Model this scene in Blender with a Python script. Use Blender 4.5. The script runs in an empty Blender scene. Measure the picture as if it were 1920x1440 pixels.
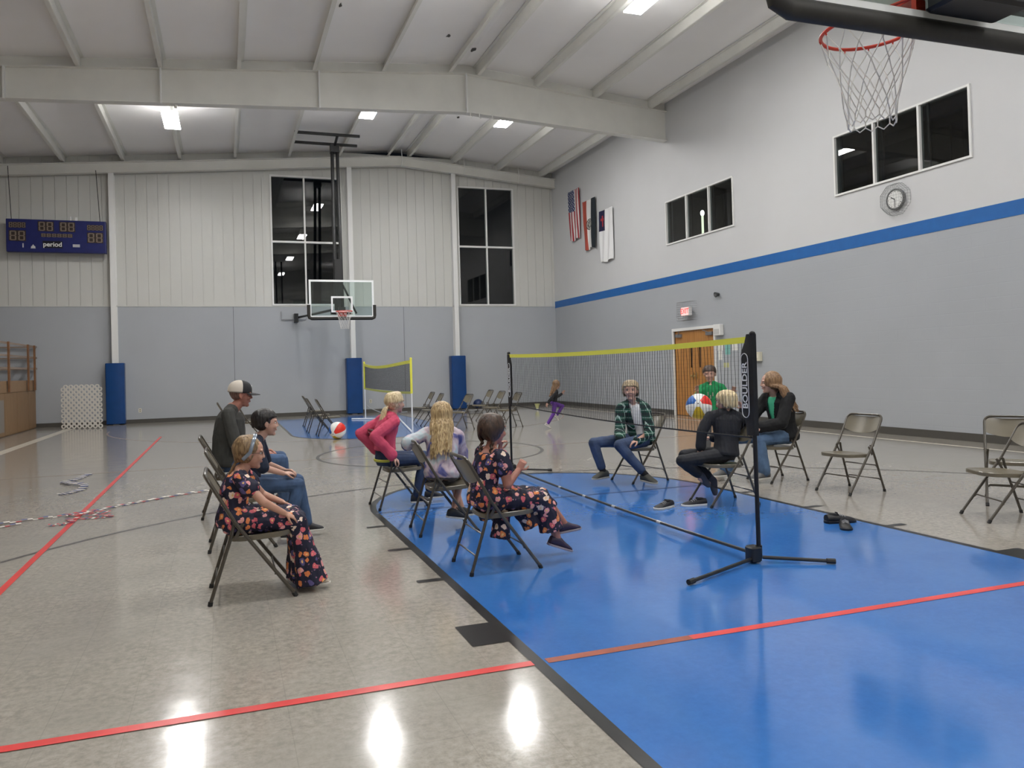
import bpy, bmesh, math, random
from mathutils import Vector, Matrix, noise
random.seed(7)
SC = bpy.context.scene
COL = SC.collection
V = Vector
PI = math.pi

# ------------------------------------------------------------ camera
cam = bpy.data.cameras.new('camera')
cam_o = bpy.data.objects.new('camera', cam)
COL.objects.link(cam_o)
YAW, PITCH, ROLL, FPX = 0.3250, 0.0102, -0.0272, 1420.19
fw = V((math.sin(YAW) * math.cos(PITCH), math.cos(YAW) * math.cos(PITCH), math.sin(PITCH)))
rt = V((math.cos(YAW), -math.sin(YAW), 0))
up = rt.cross(fw)
r2 = math.cos(ROLL) * rt + math.sin(ROLL) * up
u2 = -math.sin(ROLL) * rt + math.cos(ROLL) * up
cam_o.matrix_world = Matrix(((r2.x, u2.x, -fw.x, -3.1824), (r2.y, u2.y, -fw.y, -1.4289), (r2.z, u2.z, -fw.z, 1.3711), (0, 0, 0, 1)))
cam.sensor_width = 36
cam.lens = FPX / 1920 * 36
cam.shift_x = 0.0309
cam.shift_y = -0.0235
cam.clip_end = 200
cam.clip_start = 0.05
SC.camera = cam_o

# ------------------------------------------------------------ world, exposure
w = bpy.data.worlds.new('night')
SC.world = w
w.use_nodes = True
w.node_tree.nodes['Background'].inputs[0].default_value = (0.01, 0.012, 0.016, 1)
w.node_tree.nodes['Background'].inputs[1].default_value = 0.15
SC.view_settings.view_transform = 'Standard'
SC.view_settings.look = 'None'
SC.view_settings.exposure = 1.08
SC.view_settings.gamma = 1.0
SC.view_settings.use_curve_mapping = False
LAMP_STRENGTH = 46.0      # emission of the LED panels in the ceiling

# ------------------------------------------------------------ materials
MATS = {}
def mat(name, col=(.5, .5, .5), rough=.5, metal=0., spec=.5, emit=None, es=1., coat=0., noise_amt=0., noise_scale=8., bump=0., bump_scale=60., sheen=0.):
    if name in MATS: return MATS[name]
    m = bpy.data.materials.new(name); m.use_nodes = True
    nt = m.node_tree; b = nt.nodes['Principled BSDF']
    b.inputs['Base Color'].default_value = (*col, 1)
    b.inputs['Roughness'].default_value = rough
    b.inputs['Metallic'].default_value = metal
    b.inputs['Specular IOR Level'].default_value = spec
    b.inputs['Coat Weight'].default_value = coat
    b.inputs['Sheen Weight'].default_value = sheen
    if emit:
        b.inputs['Emission Color'].default_value = (*emit, 1); b.inputs['Emission Strength'].default_value = es
    if noise_amt or bump:
        tc = nt.nodes.new('ShaderNodeTexCoord')
    if noise_amt:
        n = nt.nodes.new('ShaderNodeTexNoise'); n.inputs['Scale'].default_value = noise_scale; n.inputs['Detail'].default_value = 5
        nt.links.new(tc.outputs['Object'], n.inputs['Vector'])
        r = nt.nodes.new('ShaderNodeValToRGB')
        r.color_ramp.elements[0].position = .3; r.color_ramp.elements[1].position = .7
        r.color_ramp.elements[0].color = (*[c * (1 - noise_amt) for c in col], 1)
        r.color_ramp.elements[1].color = (*[min(1, c * (1 + noise_amt)) for c in col], 1)
        nt.links.new(n.outputs[0], r.inputs[0]); nt.links.new(r.outputs[0], b.inputs['Base Color'])
    if bump:
        n2 = nt.nodes.new('ShaderNodeTexNoise'); n2.inputs['Scale'].default_value = bump_scale
        nt.links.new(tc.outputs['Object'], n2.inputs['Vector'])
        bp = nt.nodes.new('ShaderNodeBump'); bp.inputs['Strength'].default_value = bump; bp.inputs['Distance'].default_value = .01
        nt.links.new(n2.outputs[0], bp.inputs['Height']); nt.links.new(bp.outputs[0], b.inputs['Normal'])
    MATS[name] = m
    return m

def nodes(m): return m.node_tree, m.node_tree.nodes['Principled BSDF']
def N(nt, t, **kw):
    n = nt.nodes.new('ShaderNode' + t)
    for k, v in kw.items():
        if k.startswith('i_'): n.inputs[k[2:].replace('_', ' ')].default_value = v
        else: setattr(n, k, v)
    return n
def mth(nt, op, a, b=None, c=None):
    n = nt.nodes.new('ShaderNodeMath'); n.operation = op
    for i, x in enumerate((a, b, c)):
        if x is None: continue
        if isinstance(x, (int, float)): n.inputs[i].default_value = x
        else: nt.links.new(x, n.inputs[i])
    return n.outputs[0]
def mixc(nt, fac, a, b, mode='MIX'):
    n = nt.nodes.new('ShaderNodeMix'); n.data_type = 'RGBA'; n.blend_type = mode
    if isinstance(fac, (int, float)): n.inputs[0].default_value = fac
    else: nt.links.new(fac, n.inputs[0])
    for s, x in ((6, a), (7, b)):
        if isinstance(x, tuple): n.inputs[s].default_value = (*x[:3], 1)
        else: nt.links.new(x, n.inputs[s])
    return n.outputs[2]

def floor_mat(name, base, var, vein, rough=.13, seam=.86, mott=1.0, coat=.0):
    m = mat(name, base, rough); nt, b = nodes(m)
    g = N(nt, 'NewGeometry')
    n1 = N(nt, 'TexNoise', i_Scale=1.1, i_Detail=4.); n2 = N(nt, 'TexNoise', i_Scale=26., i_Detail=8., i_Roughness=.75)
    n3 = N(nt, 'TexNoise', i_Scale=5., i_Detail=5.)
    for n in (n1, n2, n3): nt.links.new(g.outputs['Position'], n.inputs['Vector'])
    r2_ = N(nt, 'ValToRGB'); r2_.color_ramp.elements[0].position = .38; r2_.color_ramp.elements[1].position = .62
    nt.links.new(n2.outputs[0], r2_.inputs[0])
    c = mixc(nt, r2_.outputs[0], tuple(x * (1 - .16 * mott) for x in base), tuple(min(1, x * (1 + .10 * mott)) for x in base))
    r1 = N(nt, 'ValToRGB'); r1.color_ramp.elements[0].position = .4; r1.color_ramp.elements[1].position = .65
    nt.links.new(n1.outputs[0], r1.inputs[0])
    c = mixc(nt, mth(nt, 'MULTIPLY', r1.outputs[0], .6), c, var)
    r3 = N(nt, 'ValToRGB'); r3.color_ramp.elements[0].position = .5; r3.color_ramp.elements[1].position = .75
    nt.links.new(n3.outputs[0], r3.inputs[0])
    c = mixc(nt, mth(nt, 'MULTIPLY', r3.outputs[0], .35), c, vein)
    # 12 inch tile seams
    s = N(nt, 'SeparateXYZ'); nt.links.new(g.outputs['Position'], s.inputs[0])
    def seamf(o):
        f = mth(nt, 'FRACT', mth(nt, 'DIVIDE', mth(nt, 'ADD', o, 100.05), .3048))
        return mth(nt, 'LESS_THAN', mth(nt, 'ABSOLUTE', mth(nt, 'SUBTRACT', f, .5)), .006)
    sm = mth(nt, 'MAXIMUM', seamf(s.outputs[0]), seamf(s.outputs[1]))
    c = mixc(nt, mth(nt, 'MULTIPLY', sm, 1 - seam), c, (0.04, .035, .03))
    nt.links.new(c, b.inputs['Base Color'])
    rr = mth(nt, 'ADD', mth(nt, 'MULTIPLY', n3.outputs[0], .10), rough - .05)
    nt.links.new(rr, b.inputs['Roughness'])
    # tiles lie a touch out of plane: the reflections wobble and streak
    nb = N(nt, 'TexNoise', i_Scale=2.2, i_Detail=2.)
    nt.links.new(g.outputs['Position'], nb.inputs['Vector'])
    nb2 = N(nt, 'TexNoise', i_Scale=90., i_Detail=2.)
    nt.links.new(g.outputs['Position'], nb2.inputs['Vector'])
    h = mth(nt, 'ADD', mth(nt, 'MULTIPLY', nb.outputs[0], 1.), mth(nt, 'MULTIPLY', nb2.outputs[0], .02))
    bp = N(nt, 'Bump', i_Strength=.12, i_Distance=.02); nt.links.new(h, bp.inputs['Height']); nt.links.new(bp.outputs[0], b.inputs['Normal'])
    b.inputs['Specular IOR Level'].default_value = 1.0
    b.inputs['Coat Weight'].default_value = coat
    return m

M_FLOOR = floor_mat('waxed beige tile', (.355, .325, .28), (.305, .285, .25), (.39, .365, .32), .13, mott=1.6)
M_BLUE = floor_mat('blue court paint', (.034, .150, .46), (.048, .185, .50), (.024, .12, .39), .11, seam=.97, mott=.5)
M_FARBLUE = M_BLUE
M_BLKLINE = mat('black line paint', (.014, .014, .014), .3, spec=.3, noise_amt=.3)
M_GREYLINE = mat('grey line paint', (.10, .095, .09), .3, spec=.4, noise_amt=.2)
M_RED = mat('red floor tape', (.66, .06, .055), .3, noise_amt=.1, noise_scale=4)
M_BROWNTAPE = mat('brown floor tape', (.30, .07, .035), .35, noise_amt=.15)
M_PALELINE = mat('pale floor border', (.62, .58, .50), .25, noise_amt=.06)
M_PINKLINE = mat('faded line', (.36, .29, .25), .25)

def wall_mat(name, col, block=True, rough=.55, amt=.05, bs=.25):
    m = mat(name, col, rough); nt, b = nodes(m)
    g = N(nt, 'NewGeometry'); s = N(nt, 'SeparateXYZ'); nt.links.new(g.outputs['Position'], s.inputs[0])
    n = N(nt, 'TexNoise', i_Scale=.8, i_Detail=4.); nt.links.new(g.outputs['Position'], n.inputs['Vector'])
    c = mixc(nt, n.outputs[0], tuple(x * (1 - amt) for x in col), tuple(min(1, x * (1 + amt)) for x in col))
    if block:
        cb = N(nt, 'CombineXYZ'); nt.links.new(s.outputs[1], cb.inputs[0]); nt.links.new(s.outputs[2], cb.inputs[1])
        bk = N(nt, 'TexBrick'); nt.links.new(cb.outputs[0], bk.inputs['Vector'])
        bk.inputs['Scale'].default_value = 1; bk.inputs['Mortar Size'].default_value = .006; bk.inputs['Brick Width'].default_value = .406; bk.inputs['Row Height'].default_value = .203
        bk.inputs['Mortar Smooth'].default_value = .6
        bk.inputs['Color1'].default_value = bk.inputs['Color2'].default_value = (1, 1, 1, 1); bk.inputs['Mortar'].default_value = (0, 0, 0, 1)
        bp = N(nt, 'Bump', i_Strength=bs, i_Distance=.004); nt.links.new(bk.outputs[0], bp.inputs['Height'])
        nt.links.new(bp.outputs[0], b.inputs['Normal'])
    nt.links.new(c, b.inputs['Base Color'])
    return m
M_GREY = wall_mat('grey painted block', (.39, .41, .435))
M_UPPER = wall_mat('off white painted block', (.60, .605, .61), rough=.5, bs=.08)
M_GREYFLAT = wall_mat('grey painted board', (.40, .42, .445), False)
M_CLAD = wall_mat('cream metal cladding', (.60, .60, .565), False, .4, .03)
M_STRIPE = mat('royal blue stripe', (.008, .115, .38), .45, noise_amt=.05)
M_CEIL = wall_mat('white insulation sheet', (.88, .87, .86), False, .6, .05)
M_STEEL = mat('cream painted steel', (.73, .725, .68), .4, noise_amt=.04, noise_scale=2)
M_WHITE = mat('white paint', (.78, .78, .76), .4)
M_BASE = mat('dark cove base', (.075, .07, .062), .4)
M_PAD = mat('blue vinyl pad', (.002, .048, .19), .32, noise_amt=.1, noise_scale=3, bump=.15, bump_scale=4)
M_BLACK = mat('black steel', (.008, .008, .009), .4)
M_RUBBER = mat('dark padding', (.022, .020, .016), .55, noise_amt=.15, noise_scale=20)
M_ROOM = mat('dim room wall', (.12, .12, .115), .8)
M_GREENB = mat('green board', (.01, .05, .03), .7)
M_WOODDARK = mat('brown wood post', (.20, .09, .035), .5, noise_amt=.2)
M_NETW = mat('white net cord', (.75, .73, .70), .7)
M_NETB = mat('black net string', (.012, .012, .014), .8)
M_YEL = mat('yellow tape', (.88, .86, .10), .5)
M_TAUPE = mat('taupe chair enamel', (.15, .13, .09), .28, spec=.6, noise_amt=.08, noise_scale=5)
M_TAUPE_D = mat('taupe chair tube', (.062, .052, .038), .3, spec=.6)
M_CAP = mat('black rubber foot', (.012, .012, .012), .6)
M_RIM = mat('orange rim enamel', (.62, .045, .02), .35)
M_GLASSW = mat('white board edge', (.85, .87, .87), .35)

def glass_mat(name, tint, refl=1., rough=0.):
    m = bpy.data.materials.new(name); m.use_nodes = True; nt = m.node_tree; nt.nodes.clear()
    o = nt.nodes.new('ShaderNodeOutputMaterial'); t = nt.nodes.new('ShaderNodeBsdfTransparent'); g = nt.nodes.new('ShaderNodeBsdfGlossy')
    t.inputs[0].default_value = (*tint, 1); g.inputs['Roughness'].default_value = rough; g.inputs[0].default_value = (refl, refl, refl, 1)
    f = nt.nodes.new('ShaderNodeFresnel'); f.inputs[0].default_value = 1.55
    mx = nt.nodes.new('ShaderNodeMixShader')
    ge = nt.nodes.new('ShaderNodeNewGeometry'); iv = nt.nodes.new('ShaderNodeMath'); iv.operation = 'SUBTRACT'; iv.inputs[0].default_value = 1
    nt.links.new(ge.outputs['Backfacing'], iv.inputs[1]); ml = nt.nodes.new('ShaderNodeMath'); ml.operation = 'MULTIPLY'
    nt.links.new(iv.outputs[0], ml.inputs[0]); nt.links.new(f.outputs[0], ml.inputs[1])     # a thin pane reflects at its near face only
    nt.links.new(ml.outputs[0], mx.inputs[0]); nt.links.new(t.outputs[0], mx.inputs[1]); nt.links.new(g.outputs[0], mx.inputs[2]); nt.links.new(mx.outputs[0], o.inputs[0])
    return m
M_PANE = glass_mat('window glass', (.55, .6, .6))
M_BOARDGLASS = glass_mat('backboard glass', (.86, .93, .91))

def wood_mat(name, c1, c2, sc=2.5, axis_z=True, rough=.4):
    m = mat(name, c1, rough); nt, b = nodes(m)
    tc = N(nt, 'TexCoord'); mp = N(nt, 'Mapping'); mp.inputs['Scale'].default_value = (14, 14, .8) if axis_z else (.8, 14, 14)
    n = N(nt, 'TexNoise', i_Scale=sc, i_Detail=6., i_Distortion=.6)
    nt.links.new(tc.outputs['Object'], mp.inputs[0]); nt.links.new(mp.outputs[0], n.inputs['Vector'])
    r = N(nt, 'ValToRGB'); r.color_ramp.elements[0].position = .35; r.color_ramp.elements[1].position = .65
    r.color_ramp.elements[0].color = (*c1, 1); r.color_ramp.elements[1].color = (*c2, 1)
    nt.links.new(n.outputs[0], r.inputs[0]); nt.links.new(r.outputs[0], b.inputs['Base Color'])
    return m
M_DOOR = wood_mat('oak door veneer', (.36, .15, .035), (.50, .24, .065))
M_STAGE = wood_mat('birch stage panel', (.20, .115, .052), (.26, .155, .075), rough=.5)
M_STAGEBAND = wood_mat('birch stage band', (.24, .145, .075), (.29, .18, .095), axis_z=False, rough=.5)

# ------------------------------------------------------------ mesh building
class MB:
    def __init__(s): s.v = []; s.f = []; s.m = []
    def add(s, vs, fs, mi=0):
        o = len(s.v); s.v += [tuple(x) for x in vs]; s.f += [tuple(i + o for i in f) for f in fs]; s.m += [mi] * len(fs)
    def box(s, lo, hi, mi=0):
        x0, y0, z0 = lo; x1, y1, z1 = hi
        s.add([(x0, y0, z0), (x1, y0, z0), (x1, y1, z0), (x0, y1, z0), (x0, y0, z1), (x1, y0, z1), (x1, y1, z1), (x0, y1, z1)],
              [(0, 3, 2, 1), (4, 5, 6, 7), (0, 1, 5, 4), (1, 2, 6, 5), (2, 3, 7, 6), (3, 0, 4, 7)], mi)
    def obox(s, c, size, M=None, mi=0):
        h = [x / 2 for x in size]; c = V(c)
        vs = [V((sx * h[0], sy * h[1], sz * h[2])) for sz in (-1, 1) for sx, sy in ((-1, -1), (1, -1), (1, 1), (-1, 1))]
        if M is not None: vs = [M @ x for x in vs]
        s.add([c + x for x in vs], [(0, 3, 2, 1), (4, 5, 6, 7), (0, 1, 5, 4), (1, 2, 6, 5), (2, 3, 7, 6), (3, 0, 4, 7)], mi)
    def rbox(s, lo, hi, r, mi=0, n=3):
        # box with rounded edges (profile rounded in xy, chamfered in z)
        x0, y0, z0 = lo; x1, y1, z1 = hi
        def ring(z, ins):
            out = []; rr = max(r - ins, .0005)
            for cx, cy, a0 in ((x1 - r, y1 - r, 0), (x0 + r, y1 - r, PI / 2), (x0 + r, y0 + r, PI), (x1 - r, y0 + r, 1.5 * PI)):
                for k in range(n + 1):
                    a = a0 + PI / 2 * k / n; out.append((cx + rr * math.cos(a), cy + rr * math.sin(a), z))
            return out
        c = min(r * .5, (z1 - z0) / 3)
        s.loft([ring(z0, c), ring(z0 + c, 0), ring(z1 - c, 0), ring(z1, c)], mi)
    def loft(s, rings, mi=0, cap=True, close=True):
        n = len(rings[0]); vs = [p for r in rings for p in r]; fs = []
        for i in range(len(rings) - 1):
            for j in range(n if close else n - 1):
                a = i * n + j; b = i * n + (j + 1) % n
                fs.append((a, b, b + n, a + n))
        if cap: fs.append(tuple(reversed(range(n)))); fs.append(tuple(range((len(rings) - 1) * n, len(rings) * n)))
        s.add(vs, fs, mi)
    def tube(s, pts, r, n=8, mi=0, side=None, cap=True):
        pts = [V(p) for p in pts]; k = len(pts)
        if isinstance(r, (int, float)): r = [r] * k
        rings = []; prev = V(side) if side else None
        for i, p in enumerate(pts):
            t = (pts[min(i + 1, k - 1)] - pts[max(i - 1, 0)])
            if t.length < 1e-9: t = V((0, 0, 1))
            t.normalize()
            if prev is None: prev = V((0, 0, 1)) if abs(t.z) < .9 else V((1, 0, 0))
            a = (prev - t * prev.dot(t))
            if a.length < 1e-6: a = t.orthogonal()
            a.normalize(); b = t.cross(a)
            if not side: prev = a
            ra, rb = (r[i] if isinstance(r[i], tuple) else (r[i], r[i]))
            rings.append([p + a * (ra * math.cos(2 * PI * j / n)) + b * (rb * math.sin(2 * PI * j / n)) for j in range(n)])
        s.loft(rings, mi, cap)
    def ell(s, c, r, M=None, n=14, mi=0):
        c = V(c); rings = []
        m = max(6, n // 2)
        for i in range(m + 1):
            a = -PI / 2 + PI * (i + .0) / m; a = max(-PI / 2 + .05, min(PI / 2 - .05, a))
            rings.append([])
            for j in range(n):
                t = 2 * PI * j / n
                p = V((r[0] * math.cos(a) * math.cos(t), r[1] * math.cos(a) * math.sin(t), r[2] * math.sin(a)))
                rings[-1].append(c + (M @ p if M is not None else p))
        s.loft(rings, mi)
    def prism(s, poly, z0, z1, mi=0, axis='z'):
        n = len(poly)
        def P(a, b, z): return {'z': (a, b, z), 'y': (a, z, b), 'x': (z, a, b)}[axis]
        s.add([P(a, b, z0) for a, b in poly] + [P(a, b, z1) for a, b in poly],
              [tuple(reversed(range(n))), tuple(range(n, 2 * n))] + [(i, (i + 1) % n, n + (i + 1) % n, n + i) for i in range(n)], mi)
    def mesh(s, name, mats, smooth=False):
        me = bpy.data.meshes.new(name); me.from_pydata([tuple(x) for x in s.v], [], s.f)
        for m in (mats if isinstance(mats, (list, tuple)) else [mats]): me.materials.append(m)
        me.polygons.foreach_set('material_index', s.m)
        if smooth: me.polygons.foreach_set('use_smooth', [True] * len(s.f))
        me.update()
        bm = bmesh.new(); bm.from_mesh(me); bmesh.ops.recalc_face_normals(bm, faces=bm.faces); bm.to_mesh(me); bm.free()
        if smooth:
            try: me.set_sharp_from_angle(angle=math.radians(40))
            except Exception: pass
        return me
    def build(s, name, mats, parent=None, smooth=False, loc=None, kind=None):
        o = bpy.data.objects.new(name, s.mesh(name, mats, smooth)); COL.objects.link(o)
        if parent is not None: o.parent = parent
        if loc is not None: o.location = loc
        if kind: o['kind'] = kind
        return o

def bake(mb, name, mats, parent, voxel, smooth=3, disp=None, adapt=0.):
    me = mb.mesh(name, mats); t = bpy.data.objects.new('tmp', me); COL.objects.link(t)
    md = t.modifiers.new('r', 'REMESH'); md.mode = 'VOXEL'; md.voxel_size = voxel; md.adaptivity = adapt
    if smooth:
        sm = t.modifiers.new('s', 'SMOOTH'); sm.factor = .5; sm.iterations = smooth
    dg = bpy.context.evaluated_depsgraph_get(); dg.update()
    nm = bpy.data.meshes.new_from_object(t.evaluated_get(dg)); nm.name = name
    bpy.data.objects.remove(t); bpy.data.meshes.remove(me)
    nm.materials.clear()
    for m in (mats if isinstance(mats, (list, tuple)) else [mats]): nm.materials.append(m)
    if disp:
        ns = [v.normal.copy() for v in nm.vertices]
        for v, n in zip(nm.vertices, ns): v.co += n * disp(v.co)
    nm.polygons.foreach_set('use_smooth', [True] * len(nm.polygons)); nm.update()
    o = bpy.data.objects.new(name, nm); COL.objects.link(o); o.parent = parent
    return o

def text(parent, name, s, size, m, M, extrude=.002, bold=0.):
    cu = bpy.data.curves.new('t', 'FONT'); cu.body = s; cu.size = size; cu.extrude = extrude; cu.offset = bold
    cu.align_x = 'CENTER'; cu.align_y = 'CENTER'
    t = bpy.data.objects.new('t', cu); COL.objects.link(t)
    dg = bpy.context.evaluated_depsgraph_get(); dg.update()
    me = bpy.data.meshes.new_from_object(t.evaluated_get(dg)); me.name = name
    bpy.data.objects.remove(t)
    me.materials.clear(); me.materials.append(m); me.transform(M)
    o = bpy.data.objects.new(name, me); COL.objects.link(o); o.parent = parent
    return o

def thing(name, label, cat, loc=(0, 0, 0), rz=0, group=None):
    o = bpy.data.objects.new(name, None); COL.objects.link(o); o.location = loc; o.rotation_euler = (0, 0, rz)
    o.empty_display_size = .1
    o['label'] = label; o['category'] = cat
    if group: o['group'] = group
    return o
def tag(o, label, cat, group=None):
    o['label'] = label; o['category'] = cat
    if group: o['group'] = group
    return o
def dup_tree(o, parent=None):
    c = o.copy(); COL.objects.link(c); c.parent = parent
    for ch in list(o.children): dup_tree(ch, c)
    return c

# ------------------------------------------------------------ dimensions of the hall
WX, WY, XL, YB = 7.917, 23.064, -12.6, -7.0
RIDGE = 2.37
def roof(x): return 8.42 - .083 * abs(x - RIDGE)

# lamps first: LED panels under the roof, they are the only light
M_LED = mat('led panel', (1, 1, 1), .5, emit=(1., .985, .965), es=LAMP_STRENGTH)
def lamp(x, y, label):
    L, W = 1.25, .36
    z = roof(x) - .42
    t = thing('ceiling_light', label, 'ceiling light', (x, y, z), 0, 'LED panels under the gym roof')
    m = MB(); m.box((-W / 2 + .03, -L / 2 + .03, .065), (W / 2 - .03, L / 2 - .03, .10)); m.build('housing', M_WHITE, t)
    m = MB(); m.box((-W / 2, -L / 2, .036), (W / 2, L / 2, .065)); m.build('diffuser', M_LED, t)
    for sy in (-1, 1):
        m = MB(); m.tube([(0, sy * .45, .10), (0, sy * .45, .42)], .004, 5); m.build('suspension_wire', M_STEEL, t)
lamp(-4.28, 18.05, 'bright LED panel below the left of the far roof bay')
lamp(.40, 17.3, 'bright LED panel above and right of the far hoop hanger')
lamp(4.05, 17.2, 'bright LED panel in the far bay nearest the block wall')
lamp(4.15, 10.3, 'long bright LED panel at the top edge, nearest the viewer')
for x, y, lb in ((-4.28, 10.4, 'LED panel above the frame, over the left red tape line'), (.45, 10.5, 'LED panel above the frame, over the half court circle'), (-4.28, 3.3, 'LED panel overhead, above the girl in the grey headband'),
                 (.45, 3.3, 'LED panel overhead, above the near post of the big net'), (4.15, 3.3, 'LED panel overhead, above the empty chairs at the right edge'), (-4.28, -3.7, 'LED panel behind the viewer, left row'),
                 (.45, -3.7, 'LED panel behind the viewer, middle row'), (4.15, -3.7, 'LED panel behind the viewer, row by the block wall')):
    lamp(x, y, lb)

# ------------------------------------------------------------ floor and markings
m = MB(); m.box((XL, YB, -.2), (WX + .3, WY + .3, 0)); floor = m.build('floor', M_FLOOR, kind='structure')
FT = .3048
def flat(name, poly, mt, z=.0012, label=None):
    m = MB(); n = len(poly); m.add([(a, b, z) for a, b in poly], [tuple(range(n))])
    o = m.build(name, mt, floor)
    if label: o['label'] = label
    return o
def band(name, pts, wd, mt, z, closed=False, label=None):
    pts = [V((a, b, 0)) for a, b in pts]; n = len(pts); L = []; R = []
    for i in range(n):
        a = pts[(i - 1) % n] if closed else pts[max(i - 1, 0)]; b = pts[(i + 1) % n] if closed else pts[min(i + 1, n - 1)]
        t = (b - a).normalized(); s = V((-t.y, t.x, 0)) * wd / 2
        L.append(pts[i] + s); R.append(pts[i] - s)
    m = MB(); m.add([(p.x, p.y, z) for p in L + R], [(i, n + i, n + (i + 1) % n, (i + 1) % n) for i in range(n if closed else n - 1)])
    o = m.build(name, mt, floor)
    if label: o['label'] = label
    return o
HW = 1.842
def arc(cx, cy, r, a0, a1, n=48): return [(cx + r * math.cos(math.radians(a0 + (a1 - a0) * i / n)), cy + r * math.sin(math.radians(a0 + (a1 - a0) * i / n))) for i in range(n + 1)]
FTY = 19 * FT
key = [(-HW, 0), (HW, 0)] + arc(0, FTY, HW, 0, 180)
flat('painted_key', key, M_BLUE, .0015, 'glossy royal blue free throw key')
band('lane_line', [(-HW, 0)] + list(reversed(arc(0, FTY, HW, 0, 180))) + [(HW, 0)], .06, M_BLKLINE, .0022)
band('free_throw_line', [(-HW, FTY), (HW, FTY)], .045, mat('navy line', (.012, .04, .14), .25), .0024)
for s in (-1, 1):
    flat('lane_block', [(s * HW, 7 * FT), (s * (HW + .22), 7 * FT), (s * (HW + .22), 8 * FT), (s * HW, 8 * FT)], M_BLKLINE, .0028)
    for q in (11, 14, 17):
        flat('lane_mark', [(s * HW, q * FT - .03), (s * (HW + .2), q * FT - .03), (s * (HW + .2), q * FT + .03), (s * HW, q * FT + .03)], M_BLKLINE, .0026)
band('three_point_arc', arc(0, 5.25 * FT, 6.0, 0, 180, 80), .05, M_GREYLINE, .0010)
# far end, mirrored about the half court line
FARB = 21.40
fk = [(-HW, FARB), (HW, FARB)] + [(a, FARB - b) for a, b in arc(0, FTY, HW, 0, 180)]
flat('painted_key', fk, M_FARBLUE, .0015, 'far royal blue free throw key')
band('lane_line', [(-HW, FARB)] + [(a, FARB - b) for a, b in reversed(arc(0, FTY, HW, 0, 180))] + [(HW, FARB)], .05, M_GREYLINE, .0022)
band('three_point_arc', [(a, FARB - b) for a, b in arc(0, 5.25 * FT, 6.0, 0, 180, 80)], .04, M_PINKLINE, .0010)
band('center_circle', arc(0, 10.7, 1.83, 0, 360)[:-1], .055, M_GREYLINE, .0012, True)
band('half_court_line', [(-7.3, 10.7), (7.1, 10.7)], .04, M_PINKLINE, .0011)
band('tape_line', [(-8.0, 1.83), (-1.87, 1.83)], .055, M_RED, .0034, label='red tape line across the court')
band('tape_line', [(-1.80, 1.83), (-1.02, 1.83)], .055, M_BROWNTAPE, .0034, label='brown stretch of the tape line')
band('tape_line', [(-1.02, 1.83), (7.2, 1.83)], .055, M_RED, .0034, label='red tape line over the blue key')
band('tape_line', [(-4.6, -2), (-4.6, 17.2)], .05, M_RED, .0033, label='red tape line running down the hall')
band('border_line', [(-7.25, -2), (-7.25, 21.9)], .22, M_PALELINE, .001)
band('border_line', [(7.22, -2), (7.22, 22.2)], .10, M_PALELINE, .001)

# ------------------------------------------------------------ ceiling: sheet, purlins, rafters
m = MB()
for x0, x1 in ((XL, RIDGE), (RIDGE, WX + .3)):
    z0, z1 = roof(x0) + .22, roof(x1) + .22
    m.add([(x0, YB, z0), (x1, YB, z1), (x1, WY + .3, z1), (x0, WY + .3, z0), (x0, YB, z0 + .1), (x1, YB, z1 + .1), (x1, WY + .3, z1 + .1), (x0, WY + .3, z0 + .1)],
          [(0, 1, 2, 3), (4, 7, 6, 5), (0, 4, 5, 1), (1, 5, 6, 2), (2, 6, 7, 3), (3, 7, 4, 0)])
ceil = m.build('ceiling', M_CEIL, kind='structure')
for i, x in enumerate((7.42, 5.82, 4.22, 2.70, 2.06, .46, -1.11, -2.72, -4.30, -5.86, -7.44, -9.0, -10.6, -12.2)):
    z = roof(x); m = MB(); sg = 1 if x > RIDGE else -1
    m.box((x - .006, YB, z), (x + .006, WY, z + .225))
    m.box((min(x, x + sg * .075), YB, z - .008), (max(x, x + sg * .075), WY, z + .004))
    m.box((min(x, x - sg * .075), YB, z + .20), (max(x, x - sg * .075), WY, z + .212))
    m.build('purlin', M_STEEL, ceil)
def rafter(y, zt, zb, fl, stiff=(), seal=True):  # seal: plate added above the beam to block lamp light leaking over it
    m = MB()
    xs = [XL, RIDGE, WX]
    for x0, x1 in zip(xs, xs[1:]):
        for (ya, yb, fa, fb) in ((y - .008, y + .008, zt, zb), (y - fl, y + fl, zt, lambda x: zt(x) - .015), (y - fl, y + fl, lambda x: zb(x) + .015, zb)):
            m.add([(x0, ya, fb(x0)), (x1, ya, fb(x1)), (x1, yb, fb(x1)), (x0, yb, fb(x0)), (x0, ya, fa(x0)), (x1, ya, fa(x1)), (x1, yb, fa(x1)), (x0, yb, fa(x0))],
                  [(0, 3, 2, 1), (4, 5, 6, 7), (0, 1, 5, 4), (1, 2, 6, 5), (2, 3, 7, 6), (3, 0, 4, 7)])
        if seal: m.add([(x0, y - .006, zt(x0)), (x1, y - .006, zt(x1)), (x1, y + .006, zt(x1)), (x0, y + .006, zt(x0)), (x0, y - .006, zt(x0) + .225), (x1, y - .006, zt(x1) + .225), (x1, y + .006, zt(x1) + .225), (x0, y + .006, zt(x0) + .225)],
                  [(0, 3, 2, 1), (4, 5, 6, 7), (0, 1, 5, 4), (1, 2, 6, 5), (2, 3, 7, 6), (3, 0, 4, 7)])
    o = m.build('rafter', M_STEEL, ceil)
    for x in stiff:
        k = MB(); k.box((x - .012, y - fl - .01, zb(x) - .01), (x + .022, y - .008, zt(x)))
        k.build('stiffener', M_WHITE, o)
    return o
rafter(15.78, lambda x: roof(x) - .01, lambda x: 7.47 - .053 * abs(x - RIDGE), .11, (-7.22, -4.34, -1.05, 2.42))
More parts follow.
